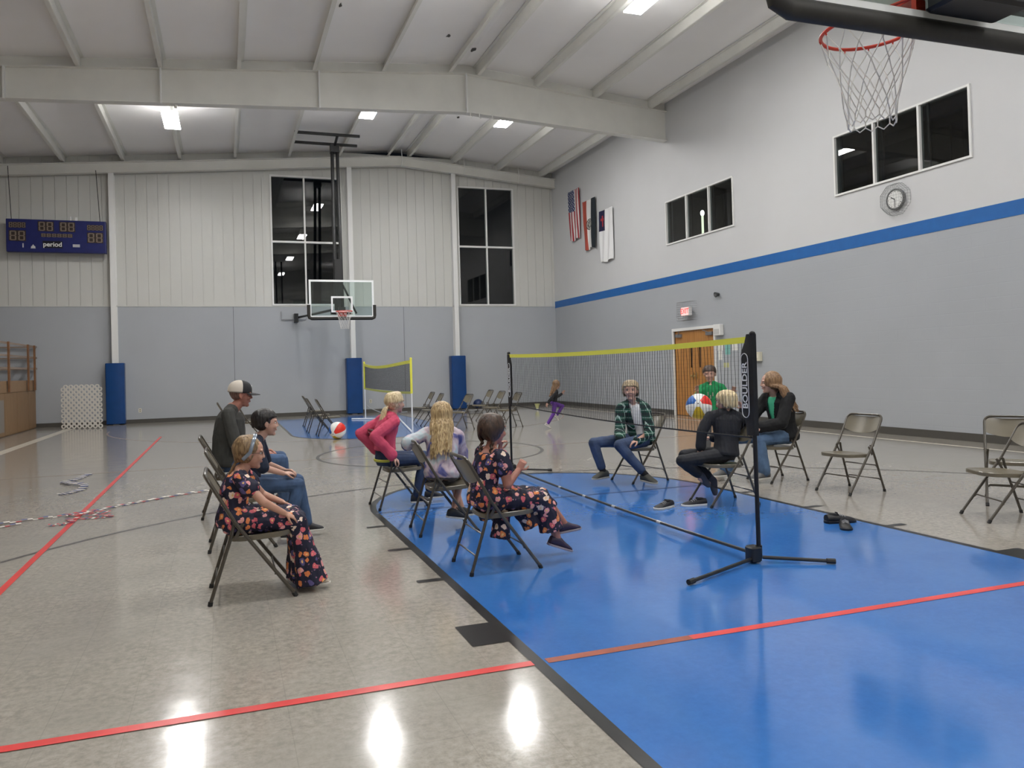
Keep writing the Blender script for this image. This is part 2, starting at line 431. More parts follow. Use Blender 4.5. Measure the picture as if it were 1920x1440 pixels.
rafter(8.5, lambda x: roof(x) - .01, lambda x: 7.47 - .053 * abs(x - RIDGE), .11)
rafter(22.84, lambda x: roof(x) - .06, lambda x: roof(x) - .37, .10, (), False)
# small cable hooks under the rafters
m = MB()
for x in (2.72, 3.05, 2.5):
    m.tube([(x, 15.66, 7.46), (x - .01, 15.64, 7.36), (x + .03, 15.64, 7.33)], .012, 6)
m.tube([(-4.05, 15.7, 7.1), (-4.05, 15.7, 7.03)], .03, 6)
m.build('cable_hook', M_STEEL, ceil)
m = MB()
for x in (2.42, 4.55, 6.5): m.tube([(x, 22.70, roof(x) + .15), (x + .02, 22.66, roof(x) - .2), (x - .02, 22.68, roof(x) - .42)], .012, 6)
m.build('cable_hook', M_WHITE, ceil)
# small tears in the insulation
m = MB()
for x, y, s in ((-.95, 13.0, .07), (1.55, 14.2, .07), (2.35, 14.9, .09), (1.2, 12.0, .04), (3.3, 19.2, .06)):
    z = roof(x) + .214
    m.add([(x + s * math.cos(a) * random.uniform(.3, 1), y + s * 2 * math.sin(a) * random.uniform(.3, 1), z - .002) for a in [k * PI / 4 for k in range(8)]], [tuple(range(8))])
m.build('sheet_tear', mat('torn sheet grey', (.09, .085, .08), .8), ceil)

# ------------------------------------------------------------ walls
def wall_holes(m, u0, u1, z0, z1, holes, place, mi=0):
    us = sorted({u0, u1, *[h[0] for h in holes], *[h[1] for h in holes]}); zs = sorted({z0, z1, *[h[2] for h in holes], *[h[3] for h in holes]})
    us = [u for u in us if u0 <= u <= u1]; zs = [z for z in zs if z0 <= z <= z1]
    for a, b in zip(us, us[1:]):
        for c, d in zip(zs, zs[1:]):
            cu, cz = (a + b) / 2, (c + d) / 2
            if any(h[0] < cu < h[1] and h[2] < cz < h[3] for h in holes): continue
            place(m, a, b, c, d, mi)
# right wall
WINR = [(13.06, 15.86, 4.45, 5.60), (7.24, 10.04, 4.44, 5.59)]
DOOR = (13.93, 15.64, 0, 2.17)
SZ0, SZ1 = 3.40, 3.63
m = MB()
pl_ = lambda m, a, b, c, d, mi: m.box((WX, a, c), (WX + .2, b, d), mi)
wall_holes(m, YB, WY + .3, 0, SZ0, [DOOR], pl_, 0)
wall_holes(m, YB, WY + .3, SZ0, 8.35, WINR, pl_, 1)
wr = m.build('wall_right', [M_GREY, M_UPPER], kind='structure')
m = MB(); m.box((WX - .006, YB, SZ0), (WX, WY, SZ1)); m.build('painted_stripe', M_STRIPE, wr)
m = MB(); m.box((WX - .012, YB, 0), (WX, DOOR[0] - .06, .13)); m.box((WX - .012, DOOR[1] + .06, 0), (WX, WY, .13)); m.build('baseboard_right', M_BASE, kind='structure')
# far wall: board below, ribbed cladding above
W1 = (-1.74, .42, 3.49, 7.60); W2 = (4.38, 6.42, 3.49, 7.55)
m = MB(); m.box((XL, WY, 0), (WX + .2, WY + .2, 3.47))
wf = m.build('wall_far', [M_GREYFLAT, M_CLAD], kind='structure')
m = MB()
def pb(m, a, b, c, d, mi): m.box((a, WY + .02, c), (b, WY + .2, d), mi)
wall_holes(m, XL, WX + .2, 3.47, 8.45, [W1, W2], pb)
m.box((XL, WY - .012, 3.455), (WX, WY + .03, 3.485))
x = XL
while x < WX:
    x1 = min(x + .3048, WX); a, b = x + .004, x1 - .004
    for (c, d) in ((3.485, 8.4),):
        segs = [(a, b)]
        for Wn in (W1, W2):
            out = []
            for (p, q) in segs:
                if q <= Wn[0] or p >= Wn[1]: out.append((p, q)); continue
                if p < Wn[0]: out.append((p, Wn[0]))
                if q > Wn[1]: out.append((Wn[1], q))
            segs = out
        for p, q in segs:
            m.box((p, WY, c), (q, WY + .02, min(d, roof(p) + .2)))
        for Wn in (W1, W2):
            p, q = max(a, Wn[0]), min(b, Wn[1])
            if p < q: m.box((p, WY, Wn[3]), (q, WY + .02, roof(p) + .2))
    x += .3048
m.build('metal_cladding', M_CLAD, wf)
m = MB()
for x in (-2.91, 2.44, -11): m.box((x - .006, WY - .003, .14), (x + .006, WY, 3.45))
m.build('board_joint', mat('joint dark grey', (.10, .105, .11), .6), wf)
m = MB(); m.box((XL, WY - .012, 0), (WX, WY, .12)); m.build('baseboard_far', M_BASE, kind='structure')
m = MB(); m.box((XL - .2, YB, 0), (XL, WY + .3, 7.6)); m.build('wall_left', M_GREYFLAT, kind='structure')
m = MB(); m.box((XL, YB - .2, 0), (WX + .2, YB, 3.47), 0); m.box((XL, YB - .2, 3.47), (WX + .2, YB, 8.6), 1); m.build('wall_back', [M_GREYFLAT, M_CLAD], kind='structure')

def far_window(n, Wn, mull):
    x0, x1, z0, z1 = Wn
    m = MB(); t = .05
    y0, y1 = WY - .03, WY + .12
    m.box((x0, y0, z0 + t), (x0 + t, y1, z1 - t)); m.box((x1 - t, y0, z0 + t), (x1, y1, z1 - t)); m.box((x0, y0, z0), (x1, y1, z0 + t)); m.box((x0, y0, z1 - t), (x1, y1, z1))
    m.box((mull - .025, y0 + .02, z0 + t), (mull + .025, y1 - .01, z1 - t)); m.box((x0 + t, y0 + .015, 5.47), (x1 - t, y1 - .005, 5.53))
    o = m.build('window_%d' % n, M_WHITE, kind='structure')
    for a, b in ((x0 + t, mull - .025), (mull + .025, x1 - t)):
        for c, d in ((z0 + t, 5.47), (5.53, z1 - t)):
            k = MB(); k.box((a, WY + .05, c), (b, WY + .056, d)); k.build('pane', M_PANE, o)
    return o
far_window(1, W1, -.69); far_window(2, W2, 5.42)
# trim beside the far windows
m = MB()
for x in (-1.95, .58, 4.30, 6.62): m.box((x - .035, WY - .02, 3.49), (x + .035, WY, 7.5))
m.build('trim_1', M_CLAD, kind='structure')

def right_window(n, Wn, lampy=None):
    y0, y1, z0, z1 = Wn; t = .035
    m = MB(); xa, xb = WX - .03, WX + .06
    for lo, hi in (((xa, y0, z0 + t), (xb, y0 + t, z1 - t)), ((xa, y1 - t, z0 + t), (xb, y1, z1 - t)), ((xa, y0, z0), (xb, y1, z0 + t)), ((xa, y0, z1 - t), (xb, y1, z1))): m.box(lo, hi)
    ys = [y0, y0 + (y1 - y0) / 3, y0 + 2 * (y1 - y0) / 3, y1]
    for y in ys[1:3]: m.box((xa, y - .02, z0 + t), (xb, y + .02, z1 - t))
    o = m.build('window_%d' % n, M_WHITE, kind='structure')
    for a, b in zip(ys, ys[1:]):
        k = MB(); k.box((WX + .02, a + .02, z0 + t), (WX + .026, b - .02, z1 - t)); k.build('pane', M_PANE, o)
        k = MB(); k.box((WX + .03, b - .16, z0 + t), (WX + .07, b - .12, z1 - t)); k.build('sash', M_BLACK, o)
    # the dim room behind
    k = MB(); zz = z0 - 1.2
    k.box((WX + 3.2, y0 - .6, zz), (WX + 3.3, y1 + 2.5, z1 + .9)); k.box((WX + .2, y0 - .7, zz), (WX + 3.3, y0 - .6, z1 + .9)); k.box((WX + .2, y1 + 2.5, zz), (WX + 3.3, y1 + 2.6, z1 + .9))
    k.box((WX + .2, y0 - .6, z1 + .8), (WX + 3.3, y1 + 2.5, z1 + .9)); k.box((WX + .2, y0 - .6, zz - .1), (WX + 3.3, y1 + 2.5, zz))
    k.build('wall_observation_%s' % ('far' if n == 3 else 'near'), M_ROOM, kind='structure')
right_window(3, WINR[0]); right_window(4, WINR[1])
# things seen through the windows
t = thing('lit_lamp', 'thin lit upright lamp glowing behind the smaller wall window', 'lamp', (WX + 1.2, 15.97, 3.4))
m = MB(); m.tube([(0, 0, 0), (0, 0, 1.95)], .03, 10); m.build('tube', mat('warm lamp tube', (.8, .8, .6), .5, emit=(.85, .85, .62), es=1.6), t)
m = MB(); m.ell((0, 0, 1.98), (.055, .055, .08)); m.build('bulb', mat('lamp bulb', (1, 1, 1), .5, emit=(1, 1, .9), es=5), t, True)
m = MB(); m.box((0, -.85, 0), (.05, .85, 1.0)); o = m.build('notice_board', M_GREENB, None, loc=(WX + 3.1, 11.0, 5.1)); tag(o, 'dark green board behind the larger wall window', 'board')
m = MB(); m.box((0, -.1, -1.9), (.06, .1, 1.4)); m.box((0, -.7, 1.3), (.06, .1, 1.4)); m.build('trim_2', mat('dim door casing', (.3, .3, .29), .7), None, loc=(WX + 3.1, 9.75, 5.0), kind='structure')

# columns with blue pads on the far wall
def column(x, label, plabel):
    zt = roof(x) - .36
    m = MB(); m.box((x - .075, WY - .24, 0), (x + .075, WY - .228, zt)); m.box((x - .075, WY - .012, 0), (x + .075, WY, zt)); m.box((x - .006, WY - .23, 0), (x + .006, WY - .01, zt))
    o = m.build('steel_column', M_WHITE); tag(o, label, 'column', 'white steel columns on the far wall')
    m = MB(); m.rbox((x - .25, WY - .33, .02), (x + .25, WY - .245, 1.79), .03)
    m.rbox((x - .25, WY - .30, .02), (x - .18, WY - .015, 1.79), .02); m.rbox((x + .18, WY - .30, .02), (x + .25, WY - .015, 1.79), .02)
    o = m.build('wall_pad', M_PAD, None, True); tag(o, plabel, 'wall pad', 'blue safety pads round the columns')
column(-6.22, 'white steel column right of the scoreboard', 'blue vinyl pad beside the white lattice panel')
column(.72, 'white steel column behind the far basketball hoop', 'blue vinyl pad left of the small yellow net')
column(4.20, 'white steel column left of the right-hand far window', 'blue vinyl pad right of the small yellow net')

# ------------------------------------------------------------ door in the right wall
y0, y1, z1 = DOOR[0], DOOR[1], DOOR[3]
m = MB(); xa, xb = WX - .04, WX + .12
m.box((xa, y0 - .06, 0), (xb, y0, z1)); m.box((xa, y1, 0), (xb, y1 + .06, z1)); m.box((xa, y0 - .06, z1), (xb, y1 + .06, z1 + .07))
dr = m.build('door_1', M_WHITE, kind='structure')
ym = (y0 + y1) / 2
for s, (a, b) in enumerate(((y0, ym - .004), (ym + .004, y1))):
    slit = (ym - .24, ym - .16) if s == 0 else (ym + .12, ym + .20)
    m = MB(); wall_holes(m, a, b, .01, z1, [(slit[0], slit[1], 1.23, 1.86)], lambda m, a, b, c, d, mi: m.box((WX + .02, a, c), (WX + .065, b, d), mi))
    lf = m.build('leaf', M_DOOR, dr)
    m = MB(); m.box((WX + .04, slit[0], 1.23), (WX + .046, slit[1], 1.86)); m.build('pane', mat('dark slit glass', (.01, .01, .01), .05), lf)
    m = MB(); c = (a + .2) if s == 0 else (b - .2); m.box((WX - .03, c - .13, z1 - .16), (WX + .02, c + .13, z1 - .08)); m.tube([(WX - .02, c, z1 - .1), (WX - .1, c + (.15 if s else -.15) * -1, z1 - .03)], .01, 6)
    m.build('door_closer', mat('grey metal closer', (.28, .28, .29), .4, metal=.6), lf)
    c = ym - .07 if s == 0 else ym + .07
    m = MB(); m.box((WX + .0, c - .02, .95), (WX + .02, c + .02, 1.1)); m.tube([(WX - .04, c, 1.02), (WX + .01, c, 1.02)], .012, 6); m.ell((WX - .05, c, 1.02), (.025, .03, .03))
    m.build('door_handle', mat('brass handle', (.6, .45, .2), .3, metal=1), lf)
m = MB(); m.box((WX + .3, y0 - .5, -.01), (WX + .35, y1 + .5, 2.4)); m.build('wall_vestibule', M_ROOM, kind='structure')

# notices and boxes by the door
def plate(name, ya, yb, za, zb, mt, label, cat, th=.004, group=None):
    m = MB(); m.box((WX - th, ya, za), (WX, yb, zb)); o = m.build(name, mt); return tag(o, label, cat, group)
M_PAPER = mat('white paper', (.75, .75, .70), .8); M_TEAL = mat('teal paper', (.20, .47, .42), .8); M_YP = mat('yellow paper', (.62, .62, .28), .8)
G = 'notices taped beside the door'
plate('paper_notice', 13.62, 13.83, 1.62, 1.84, M_PAPER, 'white sheet taped highest and nearest the door frame', 'notice', .003, G)
plate('paper_notice', 13.66, 13.80, 1.40, 1.61, M_PAPER, 'white sheet taped directly under another white sheet', 'notice', .003, G)
plate('paper_notice', 13.36, 13.54, 1.52, 1.82, M_TEAL, 'pale teal sheet taped between white sheets', 'notice', .003, G)
plate('paper_notice', 13.08, 13.28, 1.61, 1.83, M_PAPER, 'white sheet taped farthest from the door frame', 'notice', .003, G)
plate('paper_notice', 13.53, 13.61, 1.22, 1.33, M_YP, 'small yellow note, the left one of two', 'notice', .003, G)
plate('paper_notice', 13.42, 13.50, 1.22, 1.33, M_YP, 'small yellow note, the right one of two', 'notice', .003, G)
t = thing('emergency_light', 'white emergency light box at the top right of the door frame', 'emergency light', (WX, 13.70, 2.11))
m = MB(); m.rbox((-.12, -.13, -.13), (0, .13, .13), .02); m.build('housing', M_WHITE, t)
m = MB(); m.box((-.124, -.10, -.10), (-.12, .10, .02)); m.build('louver', mat('louver grey', (.55, .55, .53), .5), t)
t = thing('thermostat_box', 'cream thermostat box on the wall right of the notices', 'thermostat', (WX, 12.36, 1.45))
m = MB(); m.rbox((-.09, -.11, -.10), (0, .11, .10), .012); m.build('housing', mat('cream plastic', (.66, .63, .50), .5), t)
m = MB(); m.box((-.094, -.07, -.03), (-.09, .07, .05)); m.build('dial_window', mat('pale plastic', (.75, .73, .62), .4), t)

# exit sign in a wire guard
t = thing('exit_sign', 'small lit red exit sign in a wire guard above the door', 'exit sign', (WX, 14.90, 2.64))
m = MB(); m.rbox((-.16, -.17, -.11), (-.06, .17, .11), .015); m.box((-.06, -.05, -.05), (0, .05, .05)); m.build('housing', M_WHITE, t)
m = MB(); m.box((-.164, -.15, -.095), (-.16, .15, .095)); m.build('face', mat('exit face', (.8, .3, .3), .5, emit=(1., .42, .40), es=.75), t)
Rm = Matrix.Translation((-.168, 0, 0)) @ Matrix(((0, 0, -1, 0), (-1, 0, 0, 0), (0, 1, 0, 0), (0, 0, 0, 1)))
text(t, 'lettering', 'EXIT', .17, mat('exit red', (.8, .02, .02), .5, emit=(1., .05, .04), es=1.), Rm, .001, .003)
m = MB(); M_WIRE = mat('guard wire', (.30, .31, .31), .4, metal=.5)
for y in [-.30 + .06 * i for i in range(11)]:
    m.tube([(0, y, .24), (-.2, y, .24), (-.2, y, -.22), (0, y, -.22)], .0022, 4)
for z in [-.22 + .0575 * i for i in range(9)]:
    m.tube([(0, -.30, z), (-.2, -.30, z), (-.2, .30, z), (0, .30, z)], .0022, 4)
m.build('wire_guard', M_WIRE, t)
# speaker
t = thing('wall_speaker', 'small dark round speaker up the wall right of the exit sign', 'speaker', (WX, 13.72, 2.95))
m = MB(); m.tube([(0, 0, 0), (-.06, 0, 0), (-.10, 0, -.01)], [.035, .05, .065], 14); m.build('housing', mat('dark grey plastic', (.05, .055, .055), .5), t, True)
m = MB(); m.tube([(-.101, 0, -.01), (-.106, 0, -.01)], .05, 14); m.build('grille', mat('speaker grille', (.10, .10, .10), .7), t)

# clock in a wire cage
t = thing('wall_clock', 'round white clock in a wire cage under the larger window', 'clock', (WX, 8.66, 4.09))
m = MB()
ring = lambda r, x, n=28: [(x, r * math.cos(2 * PI * i / n), r * math.sin(2 * PI * i / n)) for i in range(n)]
m.loft([ring(.165, 0), ring(.185, -.01), ring(.185, -.05), ring(.165, -.06), ring(.155, -.05), ring(.15, -.045)]); m.build('rim', mat('grey clock rim', (.13, .135, .135), .4), t, True)
m = MB(); m.loft([ring(.157, -.040), ring(.157, -.048)])
for i in range(12):
    a = i * PI / 6; c, s = math.cos(a), math.sin(a); m.tube([(-.048, s * .125, c * .125), (-.048, s * .145, c * .145)], .005, 4, 1)
m.build('dial', [mat('clock dial', (.82, .82, .80), .5), M_BLACK], t)
m = MB(); m.tube([(-.053, 0, 0), (-.053, -.0, -.125)], .005, 4); m.build('minute_hand', M_BLACK, t)
m = MB(); m.tube([(-.056, 0, 0), (-.056, .075, .045)], .007, 4); m.build('hour_hand', M_BLACK, t)
m = MB(); K = 8
oct_ = lambda r, x: [(x, r * math.cos(PI / 8 + i * PI / 4), r * math.sin(PI / 8 + i * PI / 4)) for i in range(9)]
for r, x in ((.29, 0), (.285, -.05), (.27, -.10), (.25, -.13)): m.tube(oct_(r, x), .003, 4)
for i in range(32):
    a = i * PI / 16; c, s = math.cos(a), math.sin(a); m.tube([(0, .285 * c, .285 * s), (-.10, .262 * c, .262 * s), (-.135, .235 * c, .235 * s), (-.14, .20 * c, .20 * s)], .002, 4)
for r in (.20, .225): m.tube([(-.14, r * math.cos(i * PI / 12), r * math.sin(i * PI / 12)) for i in range(25)], .002, 4)
for i in range(-3, 4):
    h = (.2 ** 2 - (i * .055) ** 2) ** .5; m.tube([(-.14, i * .055, -h), (-.14, i * .055, h)], .0018, 4); m.tube([(-.14, -h, i * .055), (-.14, h, i * .055)], .0018, 4)
m.build('wire_cage', M_WIRE, t)

# flags hung flat on the right wall
def flag(y_left, y_right, ztop, zbot, color_fn, mats, label, seed, nu=52, nv=60, sag=0.):
    Wd = y_left - y_right; m = MB(); vs = []; fs = []; ms = []
    for j in range(nv + 1):
        for i in range(nu + 1):
            u, v = i / nu, j / nv
            x = -.035 - .025 * math.sin(u * 15 + 3 * v + seed) * (.3 + v) - .01 * noise.noise(V((u * 4, v * 3, seed)))
            yy = y_left - u * Wd * (1 - .06 * v) - .05 * v * math.sin(seed)
            zz = ztop - v * (ztop - zbot) + .03 * math.sin(u * 9 + seed) * v - sag * (4 * u * (1 - u)) * (1 - v)
            vs.append((x, yy, zz))
    for j in range(nv):
        for i in range(nu):
            a = j * (nu + 1) + i; fs.append((a, a + 1, a + nu + 2, a + nu + 1)); ms.append(color_fn((i + .5) / nu, (j + .5) / nv))
    me = bpy.data.meshes.new('flag'); me.from_pydata(vs, [], fs)
    for q in mats: me.materials.append(q)
    me.polygons.foreach_set('material_index', ms); me.polygons.foreach_set('use_smooth', [True] * len(fs)); me.update()
    o = bpy.data.objects.new('flag', me); COL.objects.link(o); o.location = (WX - .035, 0, 0)
    s = o.modifiers.new('thick', 'SOLIDIFY'); s.thickness = .003
    return tag(o, label, 'flag', 'flags on the upper wall')
FR, FW, FB = mat('flag red', (.36, .03, .04), .8), mat('flag white', (.70, .68, .66), .8), mat('flag navy', (.03, .045, .13), .8)
def usa(u, v):
    if u < .54 and v < .42:
        # rows of stars
        a, b = (u / .54 * 9) , (v / .42 * 11)
        fa, fb = a % 1 - .5, b % 1 - .5
        return 1 if (int(a) + int(b)) % 2 == 0 and fa * fa + fb * fb < .10 else 2
    return 0 if int(u * 13) % 2 == 0 else 1
flag(21.62, 20.80, 7.15, 5.50, usa, [FR, FW, FB], 'red and white striped flag with dark blue starred corner', 1.3, 104, 110)
def tri(u, v):
    if (u - .5) ** 2 * 1.0 + ((v - .5) * 1.9) ** 2 < .047:
        q = (u - .5) ** 2 + ((v - .5) * 1.9) ** 2
        return 3 if q > .034 or (.004 < q < .02 and math.sin(u * 60) * math.sin(v * 70) > 0) else 4
    return 0 if u < .33 else 1 if u < .66 else 2
flag(20.56, 19.70, 6.60, 5.04, tri, [mat('flag rust', (.40, .07, .045), .8), FW, mat('flag black blue', (.012, .018, .025), .8), mat('seal dark', (.05, .05, .045), .8), mat('seal grey', (.34, .33, .30), .8)],
     'rust, white and dark striped flag with a round seal', 2.1, 60, 90)
def chris(u, v):
    if u < .46 and v < .40:
        if (abs(u - .23) < .035 and .10 < v < .32) or (abs(v - .18) < .022 and abs(u - .23) < .12): return 0
        return 2
    return 1
flag(19.46, 18.62, 6.07, 4.50, chris, [FR, mat('flag bright white', (.78, .78, .78), .8), mat('flag deep navy', (.012, .012, .05), .8)], 'white flag with red cross on a navy corner', .4)

# ------------------------------------------------------------ scoreboard
t = thing('scoreboard', 'dark blue electric scoreboard hung high on the far wall', 'scoreboard', (-7.62, WY - .30, 5.42))
m = MB(); m.rbox((-1.26, -.09, -.46), (1.26, .09, .46), .02); m.build('case', mat('scoreboard blue', (.008, .014, .12), .4, noise_amt=.1), t)
M_DIG = mat('score window', (.035, .022, .018), .3); M_SEG = mat('unlit segments', (.22, .17, .13), .5)
def digits(x, z, w, h, n, side=t):
    m = MB(); m.box((x - w / 2, -.098, z - h / 2), (x + w / 2, -.09, z + h / 2)); o = m.build('digit_window', M_DIG, side)
    k = MB(); dw = w / n
    for i in range(n):
        cx = x - w / 2 + dw * (i + .5); a = dw * .30; b = h * .40; tk = min(.02, dw * .09)
        for sx in (-1, 1):
            k.box((cx + sx * a - tk, -.101, z + .01), (cx + sx * a + tk, -.098, z + b)); k.box((cx + sx * a - tk, -.101, z - b), (cx + sx * a + tk, -.098, z - .01))
        for zz in (-b, 0, b): k.box((cx - a, -.1005, z + zz - tk * .7), (cx + a, -.098, z + zz + tk * .7))
    k.build('digit', M_SEG, o)
digits(-.98, .01 - .02, .42, .30, 2); digits(.98, -.02, .42, .30, 2)
digits(-.98, .29, .42, .16, 4); digits(.98, .27, .42, .16, 4)
digits(-.27, .27, .40, .28, 2); digits(.27, .27, .40, .28, 2)
digits(.0, .02, .80, .10, 6)
m = MB(); m.box((-.36, -.096, -.34), (.14, -.09, -.14)); m.build('label_panel', mat('label black', (.004, .004, .012), .4), t)
RX = Matrix.Translation((-.11, -.099, -.24)) @ Matrix(((1, 0, 0, 0), (0, 0, -1, 0), (0, 1, 0, 0), (0, 0, 0, 1)))
text(t, 'lettering', 'period', .18, M_WHITE, RX, .001, .004)
m = MB(); m.box((-.86, -.096, -.34), (-.83, -.09, -.22)); m.box((.40, -.096, -.30), (.58, -.09, -.22)); m.build('maker_label', mat('pale label', (.5, .5, .52), .5), t)
m = MB(); m.add([(-.66, -.095, -.36), (-.53, -.095, -.36), (-.595, -.095, -.24)], [(0, 1, 2)]); m.ell((-.595, -.095, -.32), (.055, .004, .04)); m.build('emblem', mat('pale emblem', (.6, .6, .58), .5), t)
m = MB(); m.box((.46, -.05, .46), (.53, .0, .56)); m.box((.34, -.05, .46), (.37, 0, .58)); m.build('bracket', M_WHITE, t)
for x, xt in ((-1.14, -1.2), (1.10, 1.02)):
    m = MB(); m.tube([(x, 0, .45), (xt, -.02, 1.95 + .0 * x)], .009, 6); m.build('hanging_cable', M_BLACK, t)
m = MB(); m.box((-.9, .09, .1), (-.8, .29, .2)); m.box((.8, .09, .1), (.9, .29, .2)); m.build('wall_bracket', M_BLACK, t)

# outlets
for x, z, lb in ((-5.60, .38, 'small pale outlet plate right of the left blue pad'), (1.27, .38, 'small pale outlet plate under the small yellow net')):
    m = MB(); m.box((x - .04, WY - .008, z - .06), (x + .04, WY, z + .06), 0); m.box((x - .015, WY - .010, z + .01), (x + .015, WY - .008, z + .035), 1); m.box((x - .015, WY - .010, z - .035), (x + .015, WY - .008, z - .01), 1)
    tag(m.build('outlet_plate', [mat('pale outlet', (.7, .68, .55), .4), M_BASE]), lb, 'outlet')

# ------------------------------------------------------------ raised stage on the left with rail
SX, SY1, SZ = -8.28, 22.9, 1.36
m = MB(); m.box((XL, 2.0, 0), (SX - .03, SY1 - .02, SZ - .02)); stg = m.build('raised_stage', M_STAGE); tag(stg, 'raised wooden stage along the left side of the hall', 'stage')
y = 2.0; i = 0
while y < SY1 - .1:
    yb = min(y + 1.18, SY1); m = MB(); m.box((SX - .03, y + .008, .03), (SX, yb - .008, SZ - .30)); m.build('front_panel', M_STAGE, stg); y += 1.18
m = MB(); m.box((SX - .03, 2.0, SZ - .29), (SX + .005, SY1, SZ)); m.box((SX - .25, SY1 - .03, SZ - .3), (SX, SY1, SZ)); m.build('top_band', M_STAGEBAND, stg)
m = MB(); m.box((SX - .001, 18.85, .12), (SX + .012, 19.6, .90)); m.build('vent_panel', mat('grey vent', (.22, .2, .18), .5), stg)
rl = thing('stage_railing', 'brown post railing with three pale rails on the stage', 'railing', (SX + .03, 0, 0))
posts = [22.62, 21.9, 19.95, 18.2, 16.2, 14.2, 12.2]
for y in posts:
    m = MB(); m.box((0, y - .045, SZ - .28), (.04, y + .045, 2.33)); m.build('post', M_WOODDARK, rl)
M_RAIL = mat('pale brown rail', (.26, .20, .155), .45)
for z in (2.30, 1.99, 1.68):
    m = MB(); m.box((-.03, 12, z - .025), (0, 23.0, z + .025)); m.build('rail', M_RAIL, rl)
    m = MB(); m.box((-3.5, 22.96, z - .02), (0, 23.0, z + .02)); m.build('rail', M_RAIL, rl)

# lattice panel
t = thing('lattice_panel', 'white plastic lattice panel standing beside the left blue pad', 'lattice panel', (-6.93, 21.72, 0), math.atan2(-.46, 1.17))
ringsA, ringsB = MB(), MB()
def annulus(m, cx, cz, ro, ri, th):
    n = 20; vs = []; fs = []
    for y in (-th, th):
        for r in (ro, ri): vs += [(cx + r * math.cos(2 * PI * k / n), y, cz + r * math.sin(2 * PI * k / n)) for k in range(n)]
    for k in range(n):
        l = (k + 1) % n
        fs += [(k, l, n + l, n + k), (2 * n + k, 3 * n + k, 3 * n + l, 2 * n + l), (k, 2 * n + k, 2 * n + l, l), (n + k, n + l, 3 * n + l, 3 * n + k)]
    m.add(vs, fs)
NX, NZ = 8, 8; dx, dz = 1.19 / 8, 1.24 / 8.6
for j in range(2 * NZ):
    for i in range(NX if j % 2 == 0 else NX - 1):
        cx = -1.19 / 2 + dx * (i + .5 + (.5 if j % 2 else 0)); cz = .065 + dz * j / 2
        annulus(ringsA, cx, cz, .062, .033, .008 + .001 * (j % 2))
        if j % 2 and True:
            pass
for j in range(2 * NZ):
    for i in range(NX if j % 2 == 0 else NX - 1):
        cx = -1.19 / 2 + dx * (i + .5 + (.5 if j % 2 else 0)); cz = .065 + dz * j / 2
        if i < (NX if j % 2 == 0 else NX - 1) - 1: ringsA.obox((cx + dx / 2, 0, cz), (.036, .014, .036), Matrix.Rotation(PI / 4, 3, 'Y'))
ringsA.build('lattice', mat('white lattice plastic', (.80, .78, .72), .45), t)

# ------------------------------------------------------------ basketball hoops
def rim_net(t, c, ydir):
    cx, cy, cz = c; R = .2286
    m = MB(); m.tube([(cx + R * math.cos(2 * PI * i / 36), cy + R * math.sin(2 * PI * i / 36), cz) for i in range(37)], .0095, 8)
    for s in (-1, 1):
        m.tube([(cx + s * .10, cy + ydir * -.36, cz - .005), (cx + s * .14, cy - ydir * .19, cz)], .008, 6)
    m.box((cx - .10, min(cy - ydir * .38, cy - ydir * .22), cz - .012), (cx + .10, max(cy - ydir * .38, cy - ydir * .22), cz + .006))
    m.box((cx - .12, min(cy - ydir * .385, cy - ydir * .36), cz - .12), (cx + .12, max(cy - ydir * .385, cy - ydir * .36), cz + .02))
    rm = m.build('rim', M_RIM, t, True)
    m = MB()
    for i in range(12):
        a = 2 * PI * (i + .5) / 12; m.tube([(cx + (R + .004) * math.cos(a), cy + (R + .004) * math.sin(a), cz - .004), (cx + (R - .002) * math.cos(a), cy + (R - .002) * math.sin(a), cz - .022)], .004, 5)
    m.build('net_hook', M_RIM, rm)
    # net: two families of strands crossing, ending in loops
    prof = [(0, .222), (.09, .200), (.18, .165), (.27, .140), (.36, .124), (.42, .114)]
    def P(a, k):
        z, r = prof[k]; j = .006 * math.sin(a * 3 + k * 1.7); return (cx + (r + j) * math.cos(a), cy + (r + j) * math.sin(a), cz - .02 - z)
    m = MB(); d = 2 * PI / 12
    for i in range(12):
        for sg in (-1, 1):
            a0 = d * (i + .5); pts = [P(a0 + sg * d / 2 * k, k) for k in range(6)]; q = []
            for A, B in zip(pts, pts[1:]):
                A, B = V(A), V(B); q += [A, A.lerp(B, .5) + V((0, 0, -.004))]
            q.append(V(pts[-1])); m.tube(q, .0032, 5)
        a = d * (i + .0); A, B = V(P(a, 5)), V(P(a + d, 5)); m.tube([A, A + V((0, 0, -.028)), A.lerp(B, .5) + V((0, 0, -.05)), B + V((0, 0, -.028)), B], .0036, 5)
        m.ell(P(d * (i + .5) + d / 2, 1), (.006, .006, .009), n=6)
    m.build('net', M_NETW, t, True)

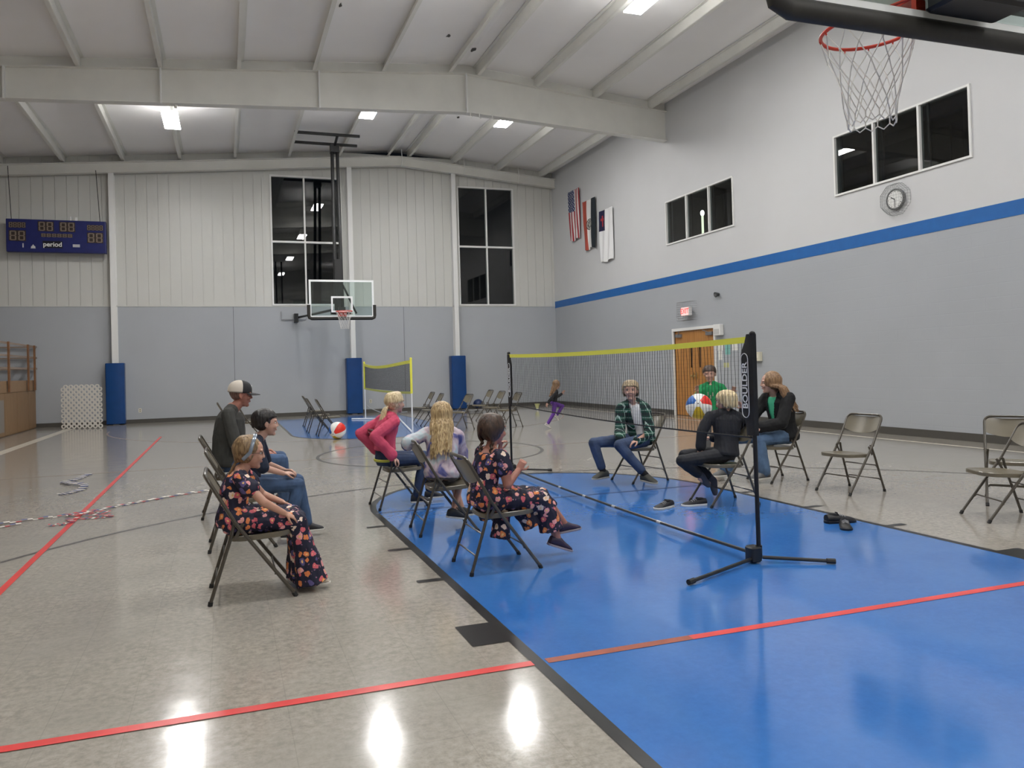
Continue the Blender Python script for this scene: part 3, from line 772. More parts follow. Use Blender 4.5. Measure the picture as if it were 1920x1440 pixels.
def backboard(t, y, ydir, x=0, z0=2.90, z1=3.97):
    # y: plane of the playing face, ydir: +1 when the face looks to +Y
    hw = .915; b = y - ydir * .03
    ya, yb = sorted((y, b)); m = MB(); m.box((x - hw + .04, ya + .008, z0 + .04), (x + hw - .04, yb - .008, z1 - .04)); m.build('glass', M_BOARDGLASS, t)
    m = MB()
    for lo, hi in (((x - hw, ya, z0), (x + hw, yb, z0 + .055)), ((x - hw, ya, z1 - .055), (x + hw, yb, z1)), ((x - hw, ya, z0 + .055), (x - hw + .055, yb, z1 - .055)), ((x + hw - .055, ya, z0 + .055), (x + hw, yb, z1 - .055))): m.box(lo, hi)
    m.build('board_frame', M_GLASSW, t)
    m = MB(); f = y + ydir * .0015; fa, fb = sorted((f, y - ydir * .009)); w2, zb, zt = .305, 3.05, 3.505
    for lo, hi in (((x - w2, fa, zb), (x + w2, fb, zb + .05)), ((x - w2, fa, zt - .05), (x + w2, fb, zt)), ((x - w2, fa, zb + .05), (x - w2 + .05, fb, zt - .05)), ((x + w2 - .05, fa, zb + .05), (x + w2, fb, zt - .05))): m.box(lo, hi)
    m.build('target_square', M_GLASSW, t)
    # padding: along the bottom and up the lower corners
    pts = [(x - hw - .012, y - ydir * .015, z0 + .36), (x - hw - .012, y - ydir * .015, z0 + .06), (x - hw + .0, y - ydir * .015, z0 + .005), (x - hw + .06, y - ydir * .015, z0 - .022),
           (x + hw - .06, y - ydir * .015, z0 - .022), (x + hw, y - ydir * .015, z0 + .005), (x + hw + .012, y - ydir * .015, z0 + .06), (x + hw + .012, y - ydir * .015, z0 + .36)]
    m = MB(); m.tube(pts, [(.036, .050)] * 8, 12, side=(0, 1, 0)); m.build('edge_padding', M_RUBBER, t, True)
# far hoop
t = thing('basketball_hoop', 'far basketball hoop hung from the roof on a black mast', 'basketball hoop', (0, 20.18, 0))
backboard(t, 0, -1); rim_net(t, (0, -.381, 3.05), -1)
m = MB(); m.tube([(-.07, .75, 8.0), (-.13, .30, 3.9), (-.13, .22, 3.05)], .05, 10); m.build('mast', M_BLACK, t, True)
m = MB(); m.tube([(.08, .75, 8.0), (.05, .30, 3.9), (.05, .22, 3.05)], .05, 10); m.build('mast', M_BLACK, t, True)
m = MB(); m.box((-.14, .24, 3.05), (.06, .32, 4.6)); m.box((-.3, .10, 3.0), (.3, .22, 3.08)); m.box((-.1, .03, 2.98), (.1, .22, 3.2)); m.build('mast_plate', M_BLACK, t)
for y, xa, xb in ((.20, -1.18, .66), (1.15, -1.15, .74)):
    m = MB(); m.box((xa, y - .035, 8.13), (xb, y + .035, 8.20)); m.build('hanger_bar', M_BLACK, t)
m = MB(); m.tube([(.02, .2, 8.14), (.0, .7, 7.98), (.02, 1.15, 8.14)], .04, 8); m.box((-.12, .62, 7.8), (.13, .88, 8.05)); m.build('hanger_block', M_BLACK, t)
m = MB(); m.tube([(.02, .30, 4.0), (.42, .10, 3.02)], .03, 8); m.build('brace', M_BLACK, t, True)
m = MB(); m.tube([(-.25, .18, 3.13), (-.98, 2.7, 3.10)], .035, 8); m.box((-1.1, 2.62, 2.95), (-.98, 2.88, 3.22)); m.build('wall_brace', M_BLACK, t)
m = MB(); m.tube([(-1.48, 2.84, 3.30), (-1.48, 2.84, 3.05), (-.72, 2.84, 3.05), (-.72, 2.84, 3.12)], .015, 6); m.build('wall_bracket', mat('mid grey metal', (.3, .31, .32), .5), t)
# near hoop
t = thing('basketball_hoop', 'near basketball hoop seen from behind at the top right', 'basketball hoop', (0, 4 * FT, 0))
backboard(t, 0, 1); rim_net(t, (0, .381, 3.05), 1)
m = MB(); m.rbox((-.15, -.25, 2.92), (.28, -.06, 3.4), .03); m.build('mount_block', M_BLACK, t)
m = MB()
for s in (-1, 1): m.tube([(s * .15, -.18, 3.3), (s * .16, -.4, 5.6), (s * .17, -.75, 8.1)], .05, 10)
m.build('mast', M_BLACK, t, True)
m = MB(); m.box((-.92, -.075, 3.0), (.92, -.035, 3.05)); m.box((-.92, -.075, 3.85), (.92, -.035, 3.9)); m.build('back_rail', M_BLACK, t)
m = MB()
for s in (-1, 1): m.tube([(s * .80, -.06, 3.88), (s * .2, -.25, 4.6)], .025, 8)
m.build('brace', M_BLACK, t, True)

# ------------------------------------------------------------ badminton nets
def lerp(a, b, t): return a + (b - a) * t
t = thing('badminton_net', 'large portable badminton net with yellow top tape and black posts', 'badminton net', (0, 0, 0))
A, B = V((.33, 7.83, 0)), V((.21, 2.85, 0))      # far post, near post
ZT, ZBt = 1.535, .885
def topz(s): return ZT - .028 * 4 * s * (1 - s)
def botz(s): return lerp(.885, .845, s) - .03 * 4 * s * (1 - s)
def along(s, z, off=0): p = A.lerp(B, s); return V((p.x + off - .012 * 4 * s * (1 - s), p.y, z))
m = MB(); n = 40
rg = [[along(i / n, topz(i / n) + dz, dx_) for dx_, dz in ((-.006, 0), (.006, 0), (.006, -.042), (-.006, -.042))] for i in range(n + 1)]
m.loft(rg); m.build('top_tape', M_YEL, t)
m = MB(); m.tube([along(i / n, botz(i / n)) for i in range(n + 1)], .006, 6); m.build('bottom_cord', M_NETB, t)
m = MB(); NV = 125
for i in range(NV + 1):
    s = i / NV; ph = random.uniform(0, 6)
    m.tube([along(s, lerp(topz(s) - .04, botz(s), k / 5), 0) + V((0, .006 * math.sin(ph + k * 2.1), 0)) for k in range(6)], .0018, 3)
for k in range(1, 21):
    m.tube([along(i / n, lerp(topz(i / n) - .04, botz(i / n), k / 21)) for i in range(n + 1)], .0004, 3)
m.build('net_mesh', M_NETB, t)
for P, lean, lb in ((A, V((0, .01, 0)), 'far'), (B, V((0, .01, 0)), 'near')):
    m = MB(); m.tube([P + V((0, 0, .03)), P + V((0, 0, .8)) + lean * .5, P + V((0, 0, 1.545)) + lean], .0145, 10); m.build('post', M_BLACK, t, True)
    m = MB(); m.tube([P + V((0, 0, .03)), P + V((0, 0, .12))], .022, 10); m.ell(P + V((0, 0, 1.55)), (.022, .022, .02)); m.build('post_socket', M_BLACK, t, True)
def leg(P, Q): 
    m = MB(); m.tube([P, Q], .0125, 8); o = m.build('leg', M_BLACK, t, True)
    m = MB(); d = (Q - P).normalized(); m.tube([Q - d * .02, Q + d * .035], .018, 8); m.build('foot_cap', M_CAP, o, True)
leg(B + V((-.05, .0, .035)), V((-.49, 2.60, .022))); leg(B + V((.03, 0, .035)), V((.60, 2.63, .022)))
leg(A + V((.03, 0, .035)), V((.77, 7.62, .022))); leg(A + V((-.03, 0, .035)), V((-.24, 7.62, .022)))
m = MB(); m.rbox((B.x - .075, B.y - .03, .01), (B.x + .01, B.y + .06, .115), .02); m.build('base_joint', mat('black moulded joint', (.012, .012, .012), .35), t, True)
m = MB(); m.rbox((A.x - .05, A.y - .05, .01), (A.x + .05, A.y + .05, .10), .02); m.build('base_joint', MATS['black moulded joint'], t, True)
BA, BB = A + V((0, -.04, .045)), B + V((-.02, .05, .06))
m = MB(); m.tube([BA.lerp(BB, k / 12) + V((-.06 * 4 * (k / 12) * (1 - k / 12), 0, 0)) for k in range(13)], .013, 8)
bt = m.build('base_tube', mat('dark grey tube', (.03, .032, .032), .3), t, True)
for k in (.34, .47, .60, .76):
    m = MB(); p = BA.lerp(BB, k) + V((-.06 * 4 * k * (1 - k), 0, 0)); q = BA.lerp(BB, k + .012) + V((-.06 * 4 * (k + .012) * (1 - k - .012), 0, 0)); m.tube([p, q], .0145, 8); m.build('tube_collar', mat('light collar', (.5, .5, .5), .3), bt)
def sleeve(P, z0, z1, wd, name='net_sleeve'):
    # cloth pocket that slips over the post, in the plane of the net
    m = MB(); d = 1 if P is B else -1; rings = []
    for k in range(13):
        v = k / 12; z = lerp(z1, z0, v); w_ = wd * min(1, .45 + v * 3) * (1 - .45 * max(0, v - .75) / .25)
        wob = .006 * math.sin(v * 17)
        rings.append([(P.x - .017, P.y + .017 * -d, z), (P.x - .021 + wob, P.y + d * w_ * .5, z), (P.x - .010 + wob, P.y + d * w_, z), (P.x + .002, P.y + d * w_, z), (P.x + .012, P.y + d * w_ * .5, z), (P.x + .017, P.y - d * .017, z)])
    m.loft(rings); return m.build(name, mat('black sleeve cloth', (.010, .010, .011), .7, bump=.2, bump_scale=30), t, True)
M_LOGO = mat('white print', (.78, .78, .78), .6)
sl = sleeve(B, .86, 1.55, .115)
# printed word, turned to read upward, inside a rounded outline, on the side toward the court
def logo(P, d, sl, zc, L, size):
    Mx = Matrix.Translation((P.x - .0255, P.y + d * .058, zc)) @ Matrix(((0, 0, -1, 0), (0, 1, 0, 0), (1, 0, 0, 0), (0, 0, 0, 1)))
    text(sl, 'lettering', 'BOULDER', size, M_LOGO, Mx, .0006, .0012)
    pts = []; h = .036
    for a in range(0, 181, 30): pts.append((P.y + d * .058 + h * math.cos(math.radians(a)), zc + L / 2 + h * 1.1 * math.sin(math.radians(a))))
    for a in range(180, 361, 30): pts.append((P.y + d * .058 + h * math.cos(math.radians(a)), zc - L / 2 + h * 1.1 * math.sin(math.radians(a))))
    pts.append(pts[0]); m = MB(); m.tube([(P.x - .026, a, b) for a, b in pts], .0028, 5); m.build('logo_outline', M_LOGO, sl)
logo(B, 1, sl, 1.20, .36, .072)
sl2 = sleeve(A, .86, 1.53, .10)
logo(A, -1, sl2, 1.20, .36, .072)

# small yellow net near the far key
t = thing('badminton_net', 'small distant net with yellow tape and white posts', 'badminton net', (0, 0, 0))
A2, B2 = V((.53, 19.85, 0)), V((.58, 14.40, 0))
m = MB(); n = 20
al = lambda s, z, o=0: V((lerp(A2.x, B2.x, s) + o, lerp(A2.y, B2.y, s), z))
m.loft([[al(i / n, 1.575 - .10 * 4 * (i / n) * (1 - i / n) * (1.3 - i / n) + dz, o) for o, dz in ((-.008, 0), (.008, 0), (.008, -.07), (-.008, -.07))] for i in range(n + 1)]); m.build('top_tape', M_YEL, t)
m = MB(); m.loft([[al(i / n, .90 - .03 * 4 * (i / n) * (1 - i / n) + dz, o) for o, dz in ((-.006, 0), (.006, 0), (.006, -.05), (-.006, -.05))] for i in range(n + 1)]); m.build('bottom_tape', mat('pale yellow tape', (.60, .60, .12), .5), t)
m = MB()
for i in range(251):
    s = i / 250; m.tube([al(s, 1.53 - .10 * 4 * s * (1 - s) * (1.3 - s)), al(s, .88)], .0016, 3)
for k in range(1, 26): m.tube([al(i / n, lerp(1.52 - .10 * 4 * (i / n) * (1 - i / n) * (1.3 - i / n), .88, k / 26)) for i in range(n + 1)], .0016, 3)
m.build('net_mesh', M_NETB, t)
M_PVC = mat('white plastic pipe', (.82, .83, .84), .35)
for P in (A2, B2):
    m = MB(); m.tube([P + V((0, 0, .02)), P + V((0, 0, .86))], .017, 8); m.build('post', M_PVC, t, True)
    m = MB(); m.tube([P + V((0, 0, .86)), P + V((0, 0, 1.60))], .026, 8); m.ell(P + V((0, 0, 1.61)), (.03, .03, .02)); m.build('post_sleeve', M_YEL, t, True)
m = MB(); m.tube([V((.18, 20.1, .02)), V((1.38, 19.25, .02))], .022, 8); m.build('foot_bar', M_PVC, t, True)
m = MB(); m.tube([V((1.36, 19.25, .02)), B2 + V((0, 0, .02))], .022, 8); m.build('base_pipe', M_PVC, t, True)
m = MB(); m.tube([A2 + V((.05, 0, .40)), A2 + V((.10, -.25, .32)), A2 + V((.30, -.6, .22)), A2 + V((.6, -1, .20)), A2 + V((.9, -1.3, .24))], .012, 6); m.build('loose_strap', mat('grey strap', (.35, .36, .36), .6), t, True)

# ------------------------------------------------------------ folding chairs
def make_chair(label, group):
    t = thing('folding_chair', label, 'folding chair', (0, 0, 0), 0, group)
    R = .0115; W2 = .205
    pv = (-.095, .475)            # pivot (x, z)
    for s in (-1, 1):
        m = MB(); m.tube([(pv[0], s * W2, pv[1]), (.245, s * (W2 - .002), .012)], R, 8); l = m.build('leg', M_TAUPE_D, t, True)
        m = MB(); m.tube([(.235, s * (W2 - .002), .026), (.25, s * (W2 - .002), .0)], .0145, 8); m.build('foot_cap', M_CAP, l, True)
    for s in (-1, 1):
        m = MB(); m.tube([(pv[0] - .005, s * (W2 - .02), pv[1]), (-.13, s * (W2 - .01), .37), (-.248, s * (W2 + .002), .012)], R * .95, 8); l = m.build('leg', M_TAUPE_D, t, True)
        m = MB(); m.tube([(-.245, s * (W2 + .002), .026), (-.25, s * (W2 + .002), .0)], .0145, 8); m.build('foot_cap', M_CAP, l, True)
    # inverted U over the back
    bx, bz = -.262, .775; c = .055; pts = [(pv[0], -W2, pv[1])]
    for k in range(6):
        a = PI / 2 * k / 5; pts.append((lerp(bx, pv[0], (c * (1 - math.sin(a))) / .30), -W2 + c * (1 - math.cos(a)), bz - c * (1 - math.sin(a))))
    pts += [(p[0], -p[1], p[2]) for p in reversed(pts)]
    m = MB(); m.tube(pts, R, 8); m.build('back_frame', M_TAUPE_D, t, True)
    # back pan: curved sheet with dipped lower edge
    m = MB(); nu, nv = 16, 8; F, Bk = [], []
    ax = V((pv[0] - bx, 0, pv[1] - bz)).normalized(); nrm = V((-ax.z, 0, ax.x))
    if nrm.x < 0: nrm = -nrm
    for j in range(nv + 1):
        for i in range(nu + 1):
            u = -1 + 2 * i / nu; v = j / nv
            low = .165 + .035 * (1 - abs(u) ** 2.5); hi = .012 - .010 * abs(u) ** 6
            d = lerp(hi, low, v); wv = (W2 - .008) * (1 if v > .15 else .93 + .07 * v / .15)
            bow = -.028 * (1 - u * u)
            p = V((bx, 0, bz)) + ax * d + nrm * (bow + .004) + V((0, u * wv, 0)); F.append(p); Bk.append(p - nrm * .004)
    w_ = nu + 1; fs = []; o = len(F)
    for j in range(nv):
        for i in range(nu):
            a = j * w_ + i; fs.append((a, a + 1, a + w_ + 1, a + w_)); fs.append((o + a, o + a + w_, o + a + w_ + 1, o + a + 1))
    per = [i for i in range(w_)] + [j * w_ + nu for j in range(1, nv + 1)] + [nv * w_ + i for i in range(nu - 1, -1, -1)] + [j * w_ for j in range(nv - 1, 0, -1)]
    for a, b in zip(per, per[1:] + per[:1]): fs.append((a, b, o + b, o + a))
    m.add(F + Bk, fs); m.build('backrest', M_TAUPE, t, True)
    # seat pan: dished, rounded front, rolled rim
    m = MB(); outl = []
    for k in range(40):
        a = 2 * PI * k / 40; e = 4.; cx, cy = math.cos(a), math.sin(a)
        r = (abs(cx) ** e + abs(cy) ** e) ** (-1 / e); x = .055 + r * cx * .195; y = r * cy * .183
        if x > .18: y *= .985
        outl.append((x, y))
    zz = lambda x, q: .388 + .016 * (x + .14) / .39
    C0 = (.055, 0)
    ringf = lambda sc, dz: [(C0[0] + (x - C0[0]) * sc, y * sc, zz(x, 0) + dz) for x, y in outl]
    m.loft([ringf(.97, -.034), ringf(1.0, -.030), ringf(1.0, -.004), ringf(.975, 0), ringf(.90, -.004), ringf(.6, -.012), ringf(.25, -.014), ringf(.02, -.014)]); m.build('seat', M_TAUPE, t, True)
    for z, xx, bow in ((.13, -.213, 0), (.27, -.165, 0)):
        m = MB(); m.tube([(xx, -W2 + .005, z - .02), (xx, -W2 + .03, z), (xx, W2 - .03, z), (xx, W2 - .005, z - .02)], .006, 6); m.build('stretcher', M_TAUPE_D, t, True)
    m = MB(); z = .17; xx = lerp(.245, pv[0], (z - .012) / (pv[1] - .012)); m.tube([(xx, -W2, z - .02), (xx, -W2 + .03, z), (xx, W2 - .03, z), (xx, W2, z - .02)], .006, 6); m.build('stretcher', M_TAUPE_D, t, True)
    for s in (-1, 1):
        m = MB(); m.obox((pv[0] + .02, s * (W2 - .012), pv[1] - .05), (.02, .004, .10), Matrix.Rotation(.5, 3, 'Y')); m.tube([(pv[0], s * (W2 - .03), pv[1]), (pv[0], s * (W2 + .014), pv[1])], .007, 8); m.build('hinge', M_TAUPE_D, t)
    return t
GR1, GR2, GR3 = 'folding chairs around the big net', 'folding chairs by the far key', 'folding chairs around the big net'
CH = [
 (-3.05, 3.57, 0, 'taupe folding chair under the nearest girl in the flowered dress', GR1),
 (-3.08, 4.98, 0, 'taupe folding chair under the dark-haired boy in navy', GR1),
 (-3.17, 6.43, 0, 'taupe folding chair under the man in the cap', GR1),
 (-1.55, 6.12, 3, 'taupe folding chair under the girl in the pink hoodie', GR1),
 (-1.45, 4.80, -2, 'taupe folding chair with a pastel sleeve resting over its back', GR1),
 (-1.43, 3.54, 0, 'taupe folding chair under the girl with braids, nearest on the blue key', GR1),
 (1.39, 6.42, 187, 'taupe folding chair under the person in green plaid', GR1),
 (1.35, 4.78, 174, 'taupe folding chair under the blond child in black', GR1),
 (2.75, 5.70, 180, 'taupe folding chair under the woman in the black hoodie', GR1),
 (2.88, 4.77, 186, 'empty taupe folding chair standing alone right of the woman', GR1),
 (2.95, 3.18, 157, 'empty taupe folding chair at the right edge, the nearer one', GR1),
 (3.62, 3.60, 218, 'empty folding chair cut off by the right edge, behind another chair', GR1),
 (-1.08, 18.2, 0, 'empty distant chair left of the beach ball, farthest of three', GR2),
 (-1.18, 16.25, 0, 'empty distant chair left of the beach ball, middle of three', GR2),
 (-1.08, 15.25, 0, 'empty distant chair just behind the beach ball on the floor', GR2),
 (1.62, 17.5, 180, 'empty distant chair first to the right of the small net', GR2),
 (1.50, 16.2, 178, 'empty distant chair second to the right of the small net', GR2),
 (1.80, 14.9, 187, 'empty distant chair before the blue pad, above the long-haired girl', GR2),
 (3.18, 17.4, 180, 'empty distant chair behind another, above the girl with braids', GR2),
 (3.06, 16.2, 182, 'empty pale-backed distant chair above the girl with braids', GR2),
 (2.96, 14.85, 180, 'empty distant chair just behind the far post of the big net', GR2),
 (-3.10, 15.7, 0, 'empty distant chair whose top shows left of the man', GR2),
 (-2.72, 14.9, 0, 'empty distant chair between the man and the boy', GR2),
]
proto = None
for i, (x, y, rz, lb, gp) in enumerate(CH):
    if proto is None: proto = c = make_chair(lb, gp)
    else: c = dup_tree(proto)
    c.location = (x, y, .0); c.rotation_euler = (0, 0, math.radians(rz)); c['label'] = lb; c['group'] = gp

# ------------------------------------------------------------ beach balls
def ball_rot(c, px, pz, twist=0.):
    # pole of the panels px to the right and pz up as seen from the court's south west corner
    f = (V(c) - V((-3.18, -1.43, 1.37))).normalized(); r = f.cross(V((0, 0, 1))).normalized(); u = r.cross(f)
    z = (r * px + u * pz - f * (1 - px * px - pz * pz) ** .5).normalized(); y = (u - z * u.dot(z)).normalized(); x = y.cross(z)
    M = Matrix((x, y, z)).transposed(); return M @ Matrix.Rotation(math.radians(60) + twist, 3, 'Z')
def beach_ball(name, c, r, M, label, cols):
    m = MB(); n, k = 48, 24
    vs = []
    for i in range(k + 1):
        a = PI * i / k
        for j in range(n): vs.append(M @ V((r * math.sin(a) * math.cos(2 * PI * j / n), r * math.sin(a) * math.sin(2 * PI * j / n), r * math.cos(a))))
    for i in range(k):
        for j in range(n):
            a, b = i * n + j, i * n + (j + 1) % n
            mi = 0 if i < 2 or i >= k - 2 else cols[(j * 6) // n]
            m.add([vs[a], vs[b], vs[b + n], vs[a + n]], [(0, 1, 2, 3)], mi)
    me = m.mesh(name, [mat('ball white', (.85, .85, .82), .3), mat('ball red', (.75, .03, .02), .3), mat('ball blue', (.01, .12, .45), .3), mat('ball yellow', (.72, .50, .02), .3)])
    bm = bmesh.new(); bm.from_mesh(me); bmesh.ops.remove_doubles(bm, verts=bm.verts, dist=1e-4); bmesh.ops.recalc_face_normals(bm, faces=bm.faces); bm.to_mesh(me); bm.free()
    me.polygons.foreach_set('use_smooth', [True] * len(me.polygons))
    o = bpy.data.objects.new(name, me); COL.objects.link(o); o.location = c
    tag(o, label, 'beach ball')
    m = MB(); q = M @ V((0, 0, 1)); m.tube([q * (r - .003), q * (r + .006)], .008, 8); m.build('valve', mat('valve dark', (.03, .03, .03), .5), o)
    return o
beach_ball('beach_ball', (-1.05, 14.12, .176), .175, ball_rot((-1.05, 14.12, .176), -.5, -.42), 'red, white and blue beach ball lying on the floor by the far key', [0, 2, 0, 3, 0, 1])
beach_ball('beach_ball', (2.40, 6.66, .815), .160, ball_rot((2.40, 6.66, .815), -.05, .22), 'colorful beach ball in the air before the boy in green', [0, 2, 0, 3, 0, 1])
# ------------------------------------------------------------ people
M_SKIN = mat('fair skin', (.50, .27, .19), .5, noise_amt=.06, noise_scale=14)
M_SKIN2 = mat('light skin', (.56, .33, .25), .5, noise_amt=.05, noise_scale=14)
M_SKIN3 = mat('ruddy skin', (.40, .17, .12), .5, noise_amt=.08, noise_scale=14)
M_EYE = mat('eye white', (.75, .74, .72), .2); M_IRIS = mat('dark iris', (.03, .025, .02), .2)
M_LIP = mat('lips', (.45, .20, .16), .45)
M_SOLE = mat('white shoe sole', (.62, .60, .56), .6)
M_SHOE = mat('black shoe cloth', (.014, .014, .018), .6, noise_amt=.2, noise_scale=40)

def hair_mat(name, c1, c2):
    m = mat(name, c1, .42); nt, b = nodes(m)
    tc = N(nt, 'TexCoord'); mp = N(nt, 'Mapping'); mp.inputs['Scale'].default_value = (60, 60, 7)
    n = N(nt, 'TexNoise', i_Scale=1.6, i_Detail=5.); nt.links.new(tc.outputs['Object'], mp.inputs[0]); nt.links.new(mp.outputs[0], n.inputs['Vector'])
    r = N(nt, 'ValToRGB'); r.color_ramp.elements[0].position = .36; r.color_ramp.elements[1].position = .64
    r.color_ramp.elements[0].color = (*c1, 1); r.color_ramp.elements[1].color = (*c2, 1)
    nt.links.new(n.outputs[0], r.inputs[0]); nt.links.new(r.outputs[0], b.inputs['Base Color'])
    bp = N(nt, 'Bump', i_Strength=.5, i_Distance=.004); nt.links.new(n.outputs[0], bp.inputs['Height']); nt.links.new(bp.outputs[0], b.inputs['Normal'])
    return m
H_DKBLOND = hair_mat('dark blond hair', (.13, .075, .035), (.36, .24, .12))
H_BLOND = hair_mat('golden blond hair', (.22, .13, .05), (.62, .46, .24))
H_PALE = hair_mat('pale blond hair', (.42, .30, .15), (.78, .66, .42))
H_BROWN = hair_mat('dark brown hair', (.030, .016, .010), (.085, .045, .028))
H_BLACK = hair_mat('black hair', (.006, .005, .005), (.018, .014, .012))
H_SANDY = hair_mat('sandy hair', (.20, .14, .08), (.50, .40, .25))
H_MID = hair_mat('light brown hair', (.14, .075, .035), (.34, .20, .10))

def floral_mat():
    m = mat('flowered navy dress cloth', (.01, .01, .03), .75); nt, b = nodes(m)
    tc = N(nt, 'TexCoord'); base = (.008, .008, .028)
    dn = N(nt, 'TexNoise', i_Scale=22., i_Detail=2.); nt.links.new(tc.outputs['Object'], dn.inputs['Vector'])
    vm = nt.nodes.new('ShaderNodeVectorMath'); vm.operation = 'SCALE'; vm.inputs['Scale'].default_value = .045; nt.links.new(dn.outputs['Color'], vm.inputs[0])
    va = nt.nodes.new('ShaderNodeVectorMath'); va.operation = 'ADD'; nt.links.new(tc.outputs['Object'], va.inputs[0]); nt.links.new(vm.outputs[0], va.inputs[1])
    v1 = N(nt, 'TexVoronoi', i_Scale=20., i_Randomness=.8); nt.links.new(va.outputs[0], v1.inputs['Vector'])
    s = N(nt, 'SeparateColor'); nt.links.new(v1.outputs['Color'], s.inputs[0])
    r = N(nt, 'ValToRGB'); r.color_ramp.interpolation = 'CONSTANT'
    e = r.color_ramp.elements; e[0].position = 0; e[0].color = (.62, .12, .15, 1); e[1].position = .3; e[1].color = (.72, .22, .07, 1)
    for p, c in ((.55, (.75, .33, .33, 1)), (.75, (.80, .62, .50, 1)), (.88, (.10, .08, .22, 1))): k = e.new(p); k.color = c
    nt.links.new(s.outputs[0], r.inputs[0])
    inner = mixc(nt, mth(nt, 'LESS_THAN', v1.outputs['Distance'], .16), r.outputs[0], (.80, .50, .20))
    c = mixc(nt, mth(nt, 'LESS_THAN', v1.outputs['Distance'], .41), base, inner)
    v2 = N(nt, 'TexVoronoi', i_Scale=34.); nt.links.new(va.outputs[0], v2.inputs['Vector'])
    c = mixc(nt, mth(nt, 'MULTIPLY', mth(nt, 'LESS_THAN', v2.outputs['Distance'], .2), mth(nt, 'GREATER_THAN', v1.outputs['Distance'], .42)), c, (.25, .12, .20))
    nt.links.new(c, b.inputs['Base Color']); return m
M_FLORAL = floral_mat()
def plaid_mat():
    m = mat('green plaid flannel', (.01, .09, .06), .85); nt, b = nodes(m)
    tc = N(nt, 'TexCoord'); s = N(nt, 'SeparateXYZ'); nt.links.new(tc.outputs['Object'], s.inputs[0])
    def st(o, per, w_, off=0.): return mth(nt, 'LESS_THAN', mth(nt, 'FRACT', mth(nt, 'ADD', mth(nt, 'DIVIDE', o, per), 50 + off)), w_)
    xy = mth(nt, 'ADD', s.outputs[0], mth(nt, 'MULTIPLY', s.outputs[1], .6))
    c = mixc(nt, st(s.outputs[2], .085, .45), (.008, .085, .055), (.006, .02, .022))
    c = mixc(nt, mth(nt, 'MULTIPLY', st(xy, .07, .45), .6), c, (.004, .02, .02))
    wl = mth(nt, 'MAXIMUM', st(xy, .07, .12, .3), mth(nt, 'MULTIPLY', st(s.outputs[2], .085, .09, .3), .6))
    c = mixc(nt, mth(nt, 'MULTIPLY', wl, .8), c, (.45, .58, .53))
    nt.links.new(c, b.inputs['Base Color']); return m
M_PLAID = plaid_mat()
def tie_mat():
    m = mat('pastel tie-dye fleece', (.5, .5, .6), .85); nt, b = nodes(m)
    tc = N(nt, 'TexCoord'); n = N(nt, 'TexNoise', i_Scale=5.5, i_Detail=3., i_Distortion=1.2); nt.links.new(tc.outputs['Object'], n.inputs['Vector'])
    r = N(nt, 'ValToRGB'); e = r.color_ramp.elements; e[0].position = .28; e[0].color = (.04, .05, .20, 1); e[1].position = .72; e[1].color = (.60, .58, .60, 1)
    for p, c in ((.40, (.12, .12, .30, 1)), (.47, (.46, .36, .42, 1)), (.54, (.56, .48, .52, 1)), (.62, (.46, .56, .60, 1))): k = e.new(p); k.color = c
    nt.links.new(n.outputs[0], r.inputs[0]); nt.links.new(r.outputs[0], b.inputs['Base Color']); return m
M_TIE = tie_mat()
M_DENIM = mat('blue denim', (.045, .085, .17), .8, noise_amt=.35, noise_scale=9)
M_DENIM_D = mat('dark blue denim', (.018, .035, .085), .8, noise_amt=.3, noise_scale=9)

def basis(fwd, upv=(0, 0, 1)):
    f = V(fwd).normalized(); u = V(upv); l = u.cross(f)
    if l.length < 1e-4: l = V((0, 1, 0))
    l.normalize(); u = f.cross(l)
    return Matrix((f, l, u)).transposed()
def bez(pts, n=8):
    pts = [V(p) for p in pts]
    if len(pts) == 2: return [pts[0].lerp(pts[1], i / n) for i in range(n + 1)]
    out = []
    P = [pts[0] * 2 - pts[1]] + pts + [pts[-1] * 2 - pts[-2]]
    for i in range(1, len(P) - 2):
        for k in range(n):
            t = k / n; a, b, c, d = P[i - 1], P[i], P[i + 1], P[i + 2]
            out.append(.5 * ((2 * b) + (c - a) * t + (2 * a - 5 * b + 4 * c - d) * t * t + (3 * b - a - 3 * c + d) * t ** 3))
    out.append(pts[-1]); return out
def limb(m, pts, rad, n=12, mi=0, flat=False):
    # straight segments with round joints
    for i in range(len(pts) - 1):
        a, b = V(pts[i]), V(pts[i + 1]); ra, rb = rad[i], rad[i + 1]
        if (b - a).length < 1e-4: continue
        m.tube([a, a.lerp(b, .33), a.lerp(b, .66), b], [ra, lerp(ra, rb, .33), lerp(ra, rb, .66), rb], n, mi)
    for p, r in list(zip(pts, rad))[:(-1 if flat else None)]: m.ell(p, (r, r, r), n=n, mi=mi)
